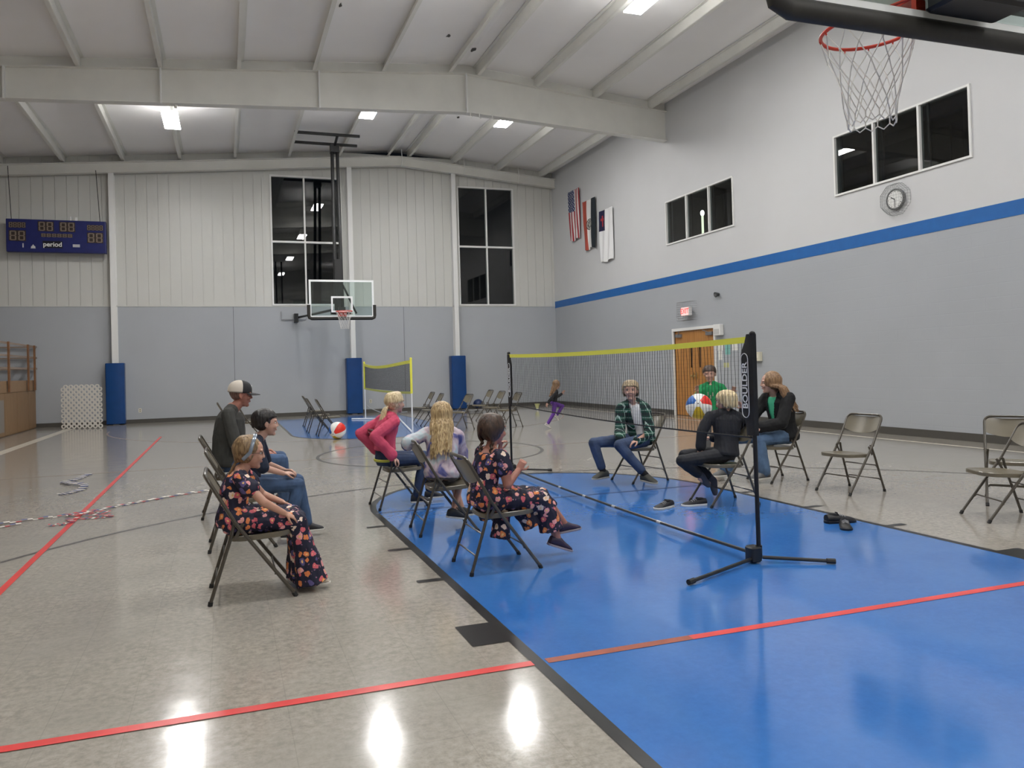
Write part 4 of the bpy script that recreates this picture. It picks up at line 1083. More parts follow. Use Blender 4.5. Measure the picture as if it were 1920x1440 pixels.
def hand(m, wr, d, palm_n, L, curl=.6, thumb=1, spread=.12):
    d = V(d).normalized(); pn = V(palm_n); pn = (pn - d * pn.dot(d)).normalized(); sd = d.cross(pn)
    pl = L * .50; pw = L * .20
    m.tube([V(wr) - d * L * .1, V(wr) + d * pl * .35, V(wr) + d * pl], [(L * .13, L * .10), (pw, L * .085), (pw * 1.02, L * .075)], 12, side=sd)
    for k, (o, fl) in enumerate(((-1.0, .80), (-.36, .95), (.30, 1.0), (.92, .88))):
        fl *= L * .46; p = V(wr) + d * pl * .93 + sd * (o * pw * .80); a = -o * spread
        c = 0; q = [p]
        for sg, r_ in ((.42, .5), (.32, 1.0), (.26, 1.4)):
            c += curl * (.55 if sg == .42 else .8)
            dd = (d * math.cos(c) + pn * math.sin(c) - sd * a * math.cos(c)).normalized(); q.append(q[-1] + dd * fl * sg)
        limb(m, q, [L * .052, L * .048, L * .044, L * .037], 8)
    tb = V(wr) + d * pl * .30 - sd * pw * .8 * thumb
    q = [tb, tb + (d * .55 - sd * .75 * thumb + pn * .35).normalized() * L * .20]; q.append(q[-1] + (d * .8 - sd * .25 * thumb + pn * .5).normalized() * L * .16); q.append(q[-1] + (d * .9 + pn * .4).normalized() * L * .11)
    limb(m, q, [L * .07, L * .06, L * .052, L * .042], 8)

def shoe(parent, an, td, L, upv=(0, 0, 1), mt=None, sole=None, lb=None, socks=None, r=1.):
    td = V(td).normalized(); M = basis(td, upv); an = V(an); drop = L * .30
    P = lambda x, y, z: an + M @ V((x * L, y * L * r, z * L))
    m = MB()
    rings = []
    for x, w_, top, bot in ((-.30, .10, -.10, -.27), (-.27, .14, .06, -.28), (-.15, .175, .13, -.28), (0., .18, .15, -.28), (.15, .185, .08, -.28), (.32, .195, -.02, -.28), (.50, .195, -.09, -.28), (.63, .15, -.15, -.275), (.69, .07, -.21, -.265)):
        cz = (top + bot) / 2; hz = (top - bot) / 2
        rings.append([P(x, w_ * math.cos(a) * (1 if abs(math.sin(a)) < .9 else .9), cz + hz * math.sin(a)) for a in [2 * PI * k / 14 for k in range(14)]])
    m.loft(rings); s = m.build('shoe', mt or M_SHOE, parent, True)
    if lb: s['label'] = lb
    m = MB(); o = []
    for x, w_ in ((-.31, .09), (-.26, .15), (-.1, .165), (.15, .175), (.35, .20), (.52, .195), (.64, .14), (.71, .05)): o.append((x, w_))
    ot = [(x, w_) for x, w_ in o] + [(x, -w_) for x, w_ in reversed(o)]
    m.loft([[P(x, y, -.30) for x, y in ot], [P(x * 1.01, y * 1.04, -.285) for x, y in ot], [P(x * 1.01, y * 1.04, -.235) for x, y in ot], [P(x, y * .97, -.225) for x, y in ot]])
    m.build('sole', sole or M_SOLE, s, True)
    m = MB()
    for x in (.10, .20, .30): m.tube([P(x, -.10, .075 - x * .52), P(x + .01, 0, .105 - x * .52), P(x, .10, .075 - x * .52)], L * .018, 5)
    m.build('laces', mat('shoe lace', (.30, .30, .31), .7), s)
    return s

def head(t, hc, h, fd, skin, upv=(0, 0, 1), mouth=True, brow=None):
    """returns a function that adds the head to a mesh and the frame P; h = chin to crown"""
    M = basis(fd, upv); hc = V(hc)
    P = lambda x, y, z: hc + M @ V((x * h, y * h, z * h))
    def add(m):
        m.ell(P(-.05, 0, .13), (.43 * h, .345 * h, .37 * h), M, 20)
        m.ell(P(.10, 0, -.08), (.285 * h, .275 * h, .34 * h), M, 18)
        m.ell(P(.13, 0, -.27), (.20 * h, .20 * h, .20 * h), M, 14)
        m.ell(P(.255, 0, -.395), (.09 * h, .10 * h, .08 * h), M, 12)
        m.ell(P(.02, 0, -.28), (.25 * h, .21 * h, .12 * h), M, 12)
        limb(m, [P(.355, 0, .10), P(.395, 0, -.02), P(.420, 0, -.085)], [.035 * h, .038 * h, .044 * h], 8)
        for s in (-1, 1):
            m.ell(P(.405, s * .045, -.10), (.035 * h, .035 * h, .028 * h), M, 8)
            m.ell(P(.29, s * .15, -.11), (.10 * h, .10 * h, .10 * h), M, 10)
            m.ell(P(.325, s * .14, .125), (.06 * h, .12 * h, .035 * h), M, 10)
            E_ = M @ Matrix.Rotation(s * -.35, 3, 'Z')
            m.ell(P(-.02, s * .345, -.01), (.085 * h, .030 * h, .125 * h), E_, 12)
            m.ell(P(.0, s * .33, -.11), (.045 * h, .028 * h, .05 * h), E_, 8)
        m.ell(P(.33, 0, -.225), (.055 * h, .085 * h, .05 * h), M, 10)
    def extras():
        if not mouth: return
        for s in (-1, 1):
            m = MB(); m.ell(P(.310, s * .145, .035), (.048 * h, .058 * h, .028 * h), M, 12)
            e = m.build('eye', M_EYE, t, True)
            m = MB(); m.ell(P(.344, s * .143, .035), (.02 * h, .030 * h, .026 * h), M, 10); m.build('iris', M_IRIS, e, True)
            m = MB(); m.tube([P(.355, s * .07, .105), P(.372, s * .14, .13), P(.325, s * .22, .105)], .012 * h, 6); m.build('eyebrow', brow or M_IRIS, t, True)
        m = MB(); m.tube([P(.348, -.085, -.225), P(.374, -.03, -.220), P(.378, 0, -.223), P(.374, .03, -.220), P(.348, .085, -.225)], [(.010 * h, .010 * h), (.018 * h, .016 * h), (.016 * h, .016 * h), (.018 * h, .016 * h), (.010 * h, .010 * h)], 8)
        m.tube([P(.345, -.07, -.246), P(.372, 0, -.250), P(.345, .07, -.246)], [(.009 * h, .009 * h), (.02 * h, .017 * h), (.009 * h, .009 * h)], 8)
        m.build('lips', M_LIP, t, True)
    return add, extras, P, M

def hair_cap(m, P, M, h, full=1.0, back=-.10):
    m.ell(P(back, 0, .165), (.425 * h * full, .385 * h * full, .385 * h * full), M, 22)
    m.ell(P(back - .02, 0, .0), (.37 * h * full, .36 * h * full, .36 * h * full), M, 20)
def lock(m, P, pts, r, n=7):
    q = bez([P(*p) for p in pts], 5); k = len(q) - 1
    m.tube(q, [r * (.55 + .45 * math.sin(PI * min(1, .25 + .75 * i / k))) * (1 if i < k else .4) for i in range(k + 1)], n)

def torso_rings(J, wid, s):
    """rings of pelvis-waist-chest-shoulder sections along the spine"""
    pel, chest, neck = V(J['pel']), V(J['chest']), V(J['neck'])
    hl = (V(J['hip'][1]) - V(J['hip'][0])).normalized(); sl = (V(J['sh'][1]) - V(J['sh'][0])).normalized()
    spine = bez([pel - (chest - pel) * .28, pel, pel.lerp(chest, .55), chest, chest.lerp(neck, .62), neck], 3)
    out = []
    n = len(spine)
    for i, p in enumerate(spine):
        t = i / (n - 1); sd = hl.lerp(sl, min(1, t * 1.2)).normalized()
        tg = (spine[min(i + 1, n - 1)] - spine[max(i - 1, 0)]).normalized(); fr = sd.cross(tg).normalized(); sd2 = tg.cross(fr)
        # width / depth profile
        def prof(t, tab):
            for (a, va), (b, vb) in zip(tab, tab[1:]):
                if t <= b: return lerp(va, vb, (t - a) / (b - a))
            return tab[-1][1]
        wd = prof(t, wid[0]) * s; dp = prof(t, wid[1]) * s
        out.append((p, sd2, fr, wd, dp))
    return out
BODYW = ([(0, .13), (.2, .165), (.4, .135), (.62, .155), (.8, .165), (.93, .09), (1, .055)], [(0, .09), (.2, .115), (.4, .095), (.62, .11), (.8, .095), (.93, .07), (1, .055)])
def loft_torso(m, J, s, pad=0., t0=0., t1=1., flare=0., W=BODYW):
    R_ = torso_rings(J, W, s); n = len(R_); rr = []
    for i, (p, sd, fr, wd, dp) in enumerate(R_):
        t = i / (n - 1)
        if t < t0 - 1e-6 or t > t1 + 1e-6: continue
        f = pad + flare * max(0, (.5 - t))
        rr.append([p + sd * ((wd + f) * math.cos(a)) + fr * ((dp + f) * math.sin(a)) for a in [2 * PI * k / 20 for k in range(20)]])
    m.loft(rr)
def rnd(fr, amp, stretch=(1, 1, .6), seed=0.):
    def d(co):
        q = V((co.x * stretch[0], co.y * stretch[1], co.z * stretch[2])) * fr + V((seed, seed * 2, 0))
        return amp * noise.noise(q) + amp * .5 * noise.noise(q * 2.3)
    return d

def figure(label, origin, yaw, J, s, h, skin, clothes, hairf=None, shoes=None, face=True, brow=None, fat=1., hands=(.5, .5)):
    t = thing('person', label, 'person', (origin[0], origin[1], 0), math.radians(yaw))
    J = dict(J)
    add, extras, P, M = head(t, J['head'], h, J['face'], skin, J.get('hup', (0, 0, 1)), face, brow)
    ra = [.046 * s * fat, .040 * s * fat, .027 * s * fat]; rl = [.083 * s * fat, .058 * s * fat, .036 * s * fat]
    m = MB(); add(m)
    limb(m, [V(J['neck']) - V((0, 0, .02 * s)), P(-.04, 0, -.28)], [.056 * s, .050 * s * min(1, h / (.2 * s) if s else 1)], 14)
    loft_torso(m, J, s)
    for k in (0, 1):
        limb(m, [V(J['neck']) + V((0, 0, .015 * s)), J['sh'][k]], [.052 * s, .042 * s]); 
        limb(m, [J['sh'][k], J['el'][k], J['wr'][k]], ra)
        hand(m, J['wr'][k], J['hd'][k], J['pn'][k], .185 * s * 1.02, hands[k], thumb=J.get('th', (1, -1))[k])
        kn, an = V(J['kn'][k]), V(J['an'][k]); calf = kn.lerp(an, .32) 
        limb(m, [J['hip'][k], kn, an], rl); m.ell(calf, (.056 * s * fat,) * 3, n=12)
        td = V(J['toe'][k]).normalized(); Mf = basis(td); L = .24 * s
        limb(m, [an, an - Mf @ V((.06 * L, 0, .14 * L)), an + Mf @ V((.40 * L, 0, -.19 * L)), an + Mf @ V((.52 * L, 0, -.21 * L))], [rl[2], .028 * s, .021 * s, .015 * s])
    bake(m, 'body', skin, t, .0045, 2)
    extras()
    C = dict(t=t, J=J, s=s, h=h, P=P, M=M, fat=fat, ra=ra, rl=rl)
    for f in clothes: f(C)
    if hairf: hairf(C)
    if shoes:
        for k in (0, 1):
            o = shoes(k)
            if o is not None: shoe(t, J['an'][k], J['toe'][k], .265 * s, J.get('tup', ((0, 0, 1),) * 2)[k], **o)
    return t

def top(mt, sleeve=1., pad=.012, name='shirt', t0=.12, t1=.95, flare=0., amp=.006, cuff=1.25, hood=False, vox=.006, lb=None, W=BODYW):
    def f(C):
        J, s, t = C['J'], C['s'], C['t']; m = MB()
        loft_torso(m, J, s, pad, t0, t1, flare, W)
        for k in (0, 1):
            ra = [r + pad for r in C['ra']]
            nb = V(J['neck']).lerp(V(J['sh'][k]), .18) - V((0, 0, .004 * s))
            limb(m, [nb, J['sh'][k]], [.050 * s + pad, ra[0] - .002])
            a, b, c = V(J['sh'][k]), V(J['el'][k]), V(J['wr'][k])
            if sleeve >= .99:
                ra[2] = C['ra'][2] * cuff + pad; limb(m, [a, b, b.lerp(c, .93)], [ra[0], ra[1], ra[2]])
            elif sleeve > 0:
                e = a.lerp(b, min(1, sleeve * 2)); limb(m, [a, e], [ra[0] + .004, ra[1] + .008])
        if hood:
            p = C['P'](-.36, 0, -.50); nk = V(J['neck'])
            for k in (0, 1): limb(m, [p, nk + (V(J['sh'][k]) - nk) * .38 + V((0, 0, .025 * s))], [.045 * s, .032 * s])
        o = bake(m, name, mt, t, vox, 3, rnd(13, amp, seed=s * 10 + len(name)))
        if lb: o['label'] = lb
        C['shirt'] = o
    return f
def pants(mt, pad=.010, length=.96, name='trousers', amp=.004, cuff=1.3, lb=None):
    def f(C):
        J, s, t = C['J'], C['s'], C['t']; m = MB(); loft_torso(m, J, s, pad * .7, 0., .34)
        for k in (0, 1):
            r = [x + pad for x in C['rl']]; kn, an = V(J['kn'][k]), V(J['an'][k])
            e = kn.lerp(an, length); re = C['rl'][2] * cuff + pad
            limb(m, [J['hip'][k], kn, kn.lerp(e, .35), e], [r[0], r[1], max(.056 * s * C['fat'] + pad, re), re])
        o = bake(m, name, mt, t, .006, 3, rnd(15, amp, seed=s * 7))
        if lb: o['label'] = lb
    return f

# short hair of many small locks
def short_hair(mt, full=1.02, fringe=.22, seed=1, name='hair', nape=-.18):
    def f(C):
        P, M, h, t = C['P'], C['M'], C['h'], C['t']; rg = random.Random(seed); m = MB()
        m.ell(P(-.10, 0, .175), (.41 * h * full, .365 * h * full, .365 * h * full), M, 22)
        m.ell(P(-.16, 0, .03), (.32 * h * full, .345 * h * full, .30 * h * full), M, 20)
        for i in range(46):
            a = 2 * PI * i / 46 + rg.uniform(-.06, .06); ca, sa = math.cos(a), math.sin(a)
            fr = max(0, ca)
            end_z = lerp(nape, fringe, max(0, min(1, (ca + .35) / 1.0))) + rg.uniform(-.03, .03)
            R1 = 1.03 * full
            pts = [(-.08 + .05 * ca, .05 * sa, .545), (-.08 + .27 * ca * R1, .25 * sa * R1, .46), (-.09 + .41 * ca * R1, .355 * sa * R1, .27), (-.09 + (.435 if ca > 0 else .40) * ca * R1, .37 * sa * R1, end_z)]
            lock(m, P, pts, .052 * h)
        o = bake(m, name, mt, t, .0045, 1, rnd(60, .002, (1, 1, .25), seed)); return o
    return f
def long_hair(mt, length, seed=2, spread=.30, behind=.0, sway=(0, 0), n=60, front=.0, part=True, r=.045, vox=.005, zgrav=True, ends=.06):
    # locks leave the crown, hug the skull and hang to `length` head heights below the crown
    def f(C):
        P, M, h, t = C['P'], C['M'], C['h'], C['t']; rg = random.Random(seed); m = MB(); hair_cap(m, P, M, h, 1.0)
        Mi = M.transposed()
        for i in range(n):
            a = lerp(-2.45, 2.45, i / (n - 1)) + rg.uniform(-.05, .05)     # 0 = straight back
            ca, sa = -math.cos(a), math.sin(a)
            L = length * (1 if abs(a) < 1.8 else .92) + rg.uniform(-1, 1) * ends
            rr = lerp(.40, .33, 1 if abs(a) > 1.9 else 0)
            j = rg.uniform(-.03, .03)
            q = [V(P(-.10 + .04 * ca, .04 * sa, .56)), V(P(-.10 + .28 * ca, .27 * sa, .46)), V(P(-.10 + .43 * ca, .40 * sa, .20)), V(P(-.10 + .42 * ca, .39 * sa, -.08))]
            cl = max(-1.75, min(1.75, a)); cc, ss = -math.cos(cl), math.sin(cl)
            
            for kk, fz in ((1, .42), (2, .58), (3, .78), (4, 1.0)):
                zz = L * fz; base = V(P(-.10, 0, 0)) + M @ V((cc * .36 - behind * fz ** 1.3, ss * spread / .30 * .36, 0)) * h; q.append(V((base.x, base.y, V(P(0, 0, .5)).z - zz * h)) + V((sway[0] * fz * fz + j * h, sway[1] * fz * fz + rg.uniform(-.03, .03) * h, 0)))
            q = bez(q, 3); k = len(q) - 1
            m.tube(q, [r * h * (1 if x < k * .75 else lerp(1, .35, (x - k * .75) / (k * .25))) for x in range(k + 1)], 6)
        return bake(m, 'hair', mt, t, vox, 1, rnd(55, .0025, (1, 1, .12), seed))
    return f

# ---- the nearest girl in the flowered dress
def skirt(mt, pts_list, t0=.0, t1=.5, amp=.011, name='dress', W=BODYW, sleeves=True, pad=.016, lb=None):
    def f(C):
        J, s, t = C['J'], C['s'], C['t']; m = MB(); loft_torso(m, J, s, pad, 0., .93, .03, W)
        for k in (0, 1):
            a, b = V(J['sh'][k]), V(J['el'][k]); e = a.lerp(b, .42); nb = V(J['neck']).lerp(a, .45) - V((0, 0, .02 * s))
            limb(m, [nb, a], [.040 * s + pad, C['ra'][0] + pad]); limb(m, [a, e], [C['ra'][0] + pad + .006, C['ra'][1] + pad + .012])
        for pts, rad in pts_list: limb(m, pts, rad, 14, flat=pts[-1][2] < .40)
        bake(m, name, mt, t, .006, 4, rnd(20, amp, (1, 1, .22), seed=s * 3))
    return f
J = dict(pel=(-.04, 0, .47), chest=(-.02, 0, .645), neck=(.01, 0, .765), head=(.075, 0, .873), face=(1, -.06, -.12),
         sh=((.01, -.125, .735), (.03, .125, .735)), el=((.14, -.20, .59), (.15, .19, .58)), wr=((.265, -.155, .505), (.27, .12, .53)),
         hd=((.85, .20, -.45), (.85, -.2, -.4)), pn=((-.3, .4, -.9), (-.3, -.2, -.9)), hip=((-.01, -.075, .455), (-.01, .075, .455)),
         kn=((.33, -.085, .445), (.35, .085, .445)), an=((.415, -.08, .085), (.37, .09, .085)), toe=((1, -.1, -.02), (1, .1, 0)))
def g1_dress():
    return skirt(M_FLORAL, [
        ([(-.03, -.07, .465), (.31, -.09, .445), (.34, -.09, .43)], [.088, .068, .066]), ([(-.03, .07, .465), (.33, .09, .445), (.35, .08, .43)], [.088, .068, .066]),
        ([(.16, 0, .44), (.33, 0, .44)], [.07, .065]), ([(.34, -.08, .44), (.385, -.085, .26), (.425, -.08, .045)], [.064, .070, .105]), ([(.34, .08, .44), (.365, .085, .26), (.375, .08, .05)], [.064, .070, .10]),
        ([(.35, 0, .40), (.37, 0, .25), (.395, 0, .048)], [.06, .07, .09])])
def g1_hair(C):
    P, M, h, t = C['P'], C['M'], C['h'], C['t']; rg = random.Random(4); m = MB(); hair_cap(m, P, M, h, .99, -.09)
    for i in range(34):
        a = lerp(-2.3, 2.3, i / 33); ca, sa = -math.cos(a), math.sin(a)
        pts = [(-.02 + .05 * ca, .04 * sa, .545), (-.10 + .28 * ca, .27 * sa, .46), (-.12 + .42 * ca, .39 * sa, .16), (-.25 + .22 * ca, .26 * sa, -.14), (-.42, .10 * sa, -.34)]
        lock(m, P, pts, .045 * h)
    for i in range(12):
        o = rg.uniform(-.09, .09); q = rg.uniform(-.05, .05); lock(m, P, [(-.40, o, -.28), (-.50, o, -.55), (-.60 + q, o * .8, -.85), (-.66 + q, o * .5, -1.15)], .045 * h)
    bake(m, 'hair', H_DKBLOND, t, .0045, 1, rnd(60, .002, (1, 1, .2), 3))
    m = MB(); q = [P(-.10 + .02 * 0 + (.10 * math.sin(a) + .10), .455 * math.cos(a), .06 + .555 * math.sin(a)) for a in [PI * k / 16 for k in range(17)]]
    q = [P(-.20, .42, -.18)] + q + [P(-.20, -.42, -.18)]
    m.tube(q, [(.055 * h, .014 * h)] * len(q), 8, side=M @ V((1, 0, 0))); m.build('headband', mat('grey satin headband', (.22, .26, .31), .18, spec=.8, metal=.3), t, True)
    m = MB()
    for s in (-1, 1): m.tube([P(.37, s * .15 + .055 * math.cos(a), .03 + .05 * math.sin(a)) for a in [2 * PI * k / 12 for k in range(13)]], .006 * h, 5); m.tube([P(.36, s * .205, .04), P(.2, s * .30, .04), P(0, s * .36, .02)], .006 * h, 5)
    m.tube([P(.385, -.09, .04), P(.40, 0, .05), P(.385, .09, .04)], .006 * h, 5)
    m.build('glasses', mat('thin glasses frame', (.03, .02, .02), .3), t)
figure('girl in a flowered navy dress and grey headband, seated nearest', (-3.12, 3.56), 0, J, .68, .200, M_SKIN, [g1_dress()], g1_hair,
       lambda k: dict(mt=mat('pale flat shoe', (.35, .30, .24), .6)), brow=H_DKBLOND, fat=1.0, hands=(.5, .5))

# ---- dark-haired boy in navy
J = dict(pel=(-.01, 0, .485), chest=(.02, 0, .70), neck=(.075, 0, .85), head=(.145, 0, .965), face=(1, 0, -.03),
         sh=((.05, -.145, .815), (.09, .145, .815)), el=((.10, -.21, .635), (.14, .20, .62)), wr=((.26, -.11, .565), (.28, .10, .565)),
         hd=((.9, .45, -.05), (.9, -.45, -.05)), pn=((0, .3, -.9), (0, -.3, -.9)), hip=((.02, -.08, .475), (.02, .08, .475)),
         kn=((.375, -.09, .465), (.39, .11, .475)), an=((.29, -.10, .095), (.46, .11, .10)), toe=((1, -.1, -.05), (1, .1, 0)))
figure('boy with short black hair in a navy shirt, seated facing right', (-3.02, 4.97), 0, J, .76, .212, M_SKIN2,
       [top(mat('navy jersey', (.008, .014, .035), .85, noise_amt=.2), .5), pants(M_DENIM)], short_hair(H_BLACK, 1.05, .27, 5, nape=-.16), lambda k: dict(), brow=H_BLACK, hands=(.7, .7))

# ---- man in the cap
J = dict(pel=(-.05, 0, .51), chest=(-.03, 0, .80), neck=(.0, 0, 1.03), head=(.09, 0, 1.165), face=(1, 0, -.10),
         sh=((-.04, -.20, .985), (.0, .20, .985)), el=((.02, -.27, .71), (.08, .26, .71)), wr=((.27, -.15, .60), (.29, .14, .60)),
         hd=((.9, .4, -.1), (.9, -.4, -.1)), pn=((0, .3, -.9), (0, -.3, -.9)), hip=((.0, -.09, .51), (.0, .09, .51)),
         kn=((.45, -.16, .51), (.46, .16, .51)), an=((.47, -.15, .12), (.48, .16, .12)), toe=((1, -.15, 0), (1, .15, 0)))
def cap(C):
    P, M, h, t = C['P'], C['M'], C['h'], C['t']; m = MB(); m.ell(P(-.085, 0, .13), (.405 * h, .35 * h, .36 * h), M, 20); m.ell(P(-.15, 0, -.02), (.27 * h, .315 * h, .22 * h), M, 16)
    bake(m, 'hair', hair_mat('grey brown hair', (.12, .06, .045), (.24, .14, .11)), t, .0045, 1); m = MB(); rings = []
    def ringat(z, e, off=-.07): return [P(off + e * .475 * math.cos(a), e * .405 * math.sin(a), z) for a in [2 * PI * k / 28 for k in range(28)]]
    for z, e in ((.10, 1.0), (.16, 1.02), (.28, 1.0), (.40, .92), (.50, .76), (.57, .52), (.605, .22), (.61, .03)): rings.append(ringat(z, e, -.07 + .02 * z))
    n = 28; vs = [p for r in rings for p in r]; fs = []; 
    for i in range(len(rings) - 1):
        for j in range(n):
            a, b = i * n + j, i * n + (j + 1) % n; ang = (j + .5) / n * 2 * PI
            m.add([vs[a], vs[b], vs[b + n], vs[a + n]], [(0, 1, 2, 3)], 1 if math.cos(ang) > .28 else 0)
    me = m.mesh('cap', [mat('cream cap mesh', (.62, .56, .48), .8), mat('black cap front', (.012, .012, .014), .7)])
    bm = bmesh.new(); bm.from_mesh(me); bmesh.ops.remove_doubles(bm, verts=bm.verts, dist=1e-5); bmesh.ops.recalc_face_normals(bm, faces=bm.faces); bm.to_mesh(me); bm.free()
    me.polygons.foreach_set('use_smooth', [True] * len(me.polygons))
    o = bpy.data.objects.new('cap', me); COL.objects.link(o); o.parent = t
    sd = o.modifiers.new('thick', 'SOLIDIFY'); sd.thickness = .004
    m = MB(); ri, ro = [], []
    for k in range(13):
        a = lerp(-1.15, 1.15, k / 12); ri.append((.395 * math.cos(a) + .0, .385 * math.sin(a))); ro.append((.24 + .52 * math.cos(a), .42 * math.sin(a) * 1.0))
    tp = [P(x, y, .13 - .10 * y * y * 2) for x, y in ri]; to = [P(x, y, .08 - .25 * y * y) for x, y in ro]
    m.loft([tp, [p.lerp(q, .5) + V((0, 0, .01 * h)) for p, q in zip(tp, to)], to, [p - V((0, 0, .02 * h)) for p in to], [p - V((0, 0, .02 * h)) for p in tp]], 0, False, False)
    m.build('brim', MATS['black cap front'], o, True)
    m = MB(); m.tube([P(.36, -.06, .30), P(.375, 0, .42), P(.36, .06, .30)], .02 * h, 5); m.build('emblem', M_WHITE, o)
MANW = ([(0, .13), (.2, .165), (.4, .155), (.62, .170), (.8, .175), (.93, .10), (1, .06)], [(0, .10), (.2, .13), (.4, .135), (.62, .135), (.8, .115), (.93, .08), (1, .06)])
figure('man in a black and cream cap and charcoal shirt, seated', (-3.13, 6.42), 0, J, 1.0, .240, M_SKIN3,
       [top(mat('charcoal knit', (.042, .042, .038), .9, noise_amt=.15), 1., .018, flare=.02, W=MANW), pants(M_DENIM)], cap, lambda k: dict(mt=mat('brown shoe', (.06, .04, .03), .6)), hands=(.6, .6))

# ---- girl in the pink hoodie
J = dict(pel=(-.05, 0, .485), chest=(-.05, 0, .725), neck=(.02, .02, .905), head=(.08, .03, 1.035), face=(.93, .36, -.02),
         sh=((.02, -.155, .86), (-.03, .155, .865)), el=((-.19, -.245, .73), (-.26, .17, .73)), wr=((-.015, -.235, .525), (-.09, .17, .545)),
         hd=((.75, .05, -.8), (.75, 0, -.6)), pn=((-.6, .3, -.6), (-.6, -.3, -.6)), hip=((.0, -.08, .475), (.0, .08, .475)),
         kn=((.33, -.10, .465), (.38, .09, .475)), an=((.24, -.12, .10), (.43, .06, .10)), toe=((1, -.2, 0), (1, .1, 0)))
def pony(C):
    P, M, h, t = C['P'], C['M'], C['h'], C['t']; rg = random.Random(9); m = MB(); hair_cap(m, P, M, h, 1.0, -.09)
    for i in range(36):
        a = lerp(-2.5, 2.5, i / 35); ca, sa = -math.cos(a), math.sin(a)
        lock(m, P, [(.12, .03 * sa, .53), (-.08 + .32 * ca, .29 * sa, .43), (-.12 + .42 * ca, .395 * sa, .10), (-.30 + .15 * ca, .22 * sa, -.10), (-.46, .04 * sa, -.16)], .045 * h)
    for i in range(26):
        o, q = rg.uniform(-.13, .13), rg.uniform(-.12, .10); lock(m, P, [(-.44, o * .3, -.14), (-.58 + q * .4, o, -.30), (-.68 + q, o, -.75), (-.74 + q, o * .9, -1.2 + rg.uniform(-.15, .1))], .05 * h)
    bake(m, 'hair', H_PALE, t, .0045, 1, rnd(60, .002, (1, 1, .15), 3))
def hem_band(C):
    m = MB(); J = C['J']; loft_torso(m, J, C['s'], .022, .10, .24); bake(m, 'undershirt', mat('yellow undershirt', (.62, .62, .10), .8), C['t'], .006, 2)
figure('girl in a pink hoodie with a pale blond ponytail', (-1.63, 6.12), 0, J, .80, .215, M_SKIN2,
       [pants(M_DENIM_D), hem_band, top(mat('pink fleece', (.56, .065, .13), .85, noise_amt=.12), 1., .024, 'hoodie', .27, .96, .03, .010, 1.5, True)], pony, lambda k: dict(), brow=H_BLOND, hands=(.8, .8))

# ---- girl in tie-dye with long hair, back to us
J = dict(pel=(.04, .0, .485), chest=(.06, .03, .70), neck=(.07, .07, .86), head=(.085, .10, .965), face=(.35, .93, -.02),
         sh=((.20, .03, .795), (-.065, .09, .815)), el=((.27, .12, .60), (-.245, .02, .755)), wr=((.30, .30, .53), (-.20, .22, .72)),
         hd=((.1, .95, -.1), (.3, .9, -.1)), pn=((0, 0, -1), (0, 0, -1)), hip=((.11, -.02, .475), (-.02, .06, .475)),
         kn=((.30, .26, .465), (.20, .34, .465)), an=((.16, .06, .14), (.28, .22, .12)), toe=((.95, .2, -.2), (1, .2, 0)))
figure('girl with long blond hair and pastel tie-dye sweater, back turned', (-1.50, 4.80), 0, J, .76, .215, M_SKIN,
       [pants(mat('grey shorts', (.10, .10, .12), .8), length=.02), top(M_TIE, 1., .024, 'sweater', .05, .96, .03, .010, 1.6)],
       long_hair(H_BLOND, 2.05, 12, .36, .62, (0, 0), 64, ends=.18), lambda k: dict(lb=None), brow=H_BLOND, hands=(.5, .5))

# ---- girl with braids in the flowered dress
J = dict(pel=(-.05, 0, .475), chest=(-.02, 0, .66), neck=(.02, .01, .80), head=(.055, .03, .93), face=(.90, .43, -.04),
         sh=((.05, -.125, .755), (.0, .125, .76)), el=((.075, -.165, .575), (.15, .20, .62)), wr=((.185, -.09, .655), (.14, .155, .76)),
         hd=((.55, .1, .8), (.1, -.2, .95)), pn=((.4, .9, -.1), (.5, -.6, 0)), hip=((-.01, -.08, .46), (-.01, .08, .46)),
         kn=((.37, -.10, .435), (.43, .08, .43)), an=((.46, -.10, .16), (.60, .08, .215)), toe=((.92, -.05, -.34), (.98, .1, .08)))
def g2_dress():
    return skirt(M_FLORAL, [
        ([(-.04, -.07, .47), (.34, -.10, .435)], [.092, .074]), ([(-.04, .07, .47), (.41, .08, .43)], [.092, .074]), ([(.1, 0, .44), (.38, 0, .43)], [.075, .07]),
        ([(.35, -.10, .43), (.39, -.11, .33), (.41, -.11, .23)], [.068, .072, .088]), ([(.41, .08, .43), (.47, .085, .34)], [.070, .082]),
        ([(.08, -.03, .42), (.07, -.06, .33), (.05, -.07, .20)], [.075, .060, .072]), ([(.20, -.03, .41), (.27, -.05, .32), (.30, -.06, .26)], [.075, .070, .075]), ([(.0, .06, .43), (.02, .05, .32)], [.08, .07])])
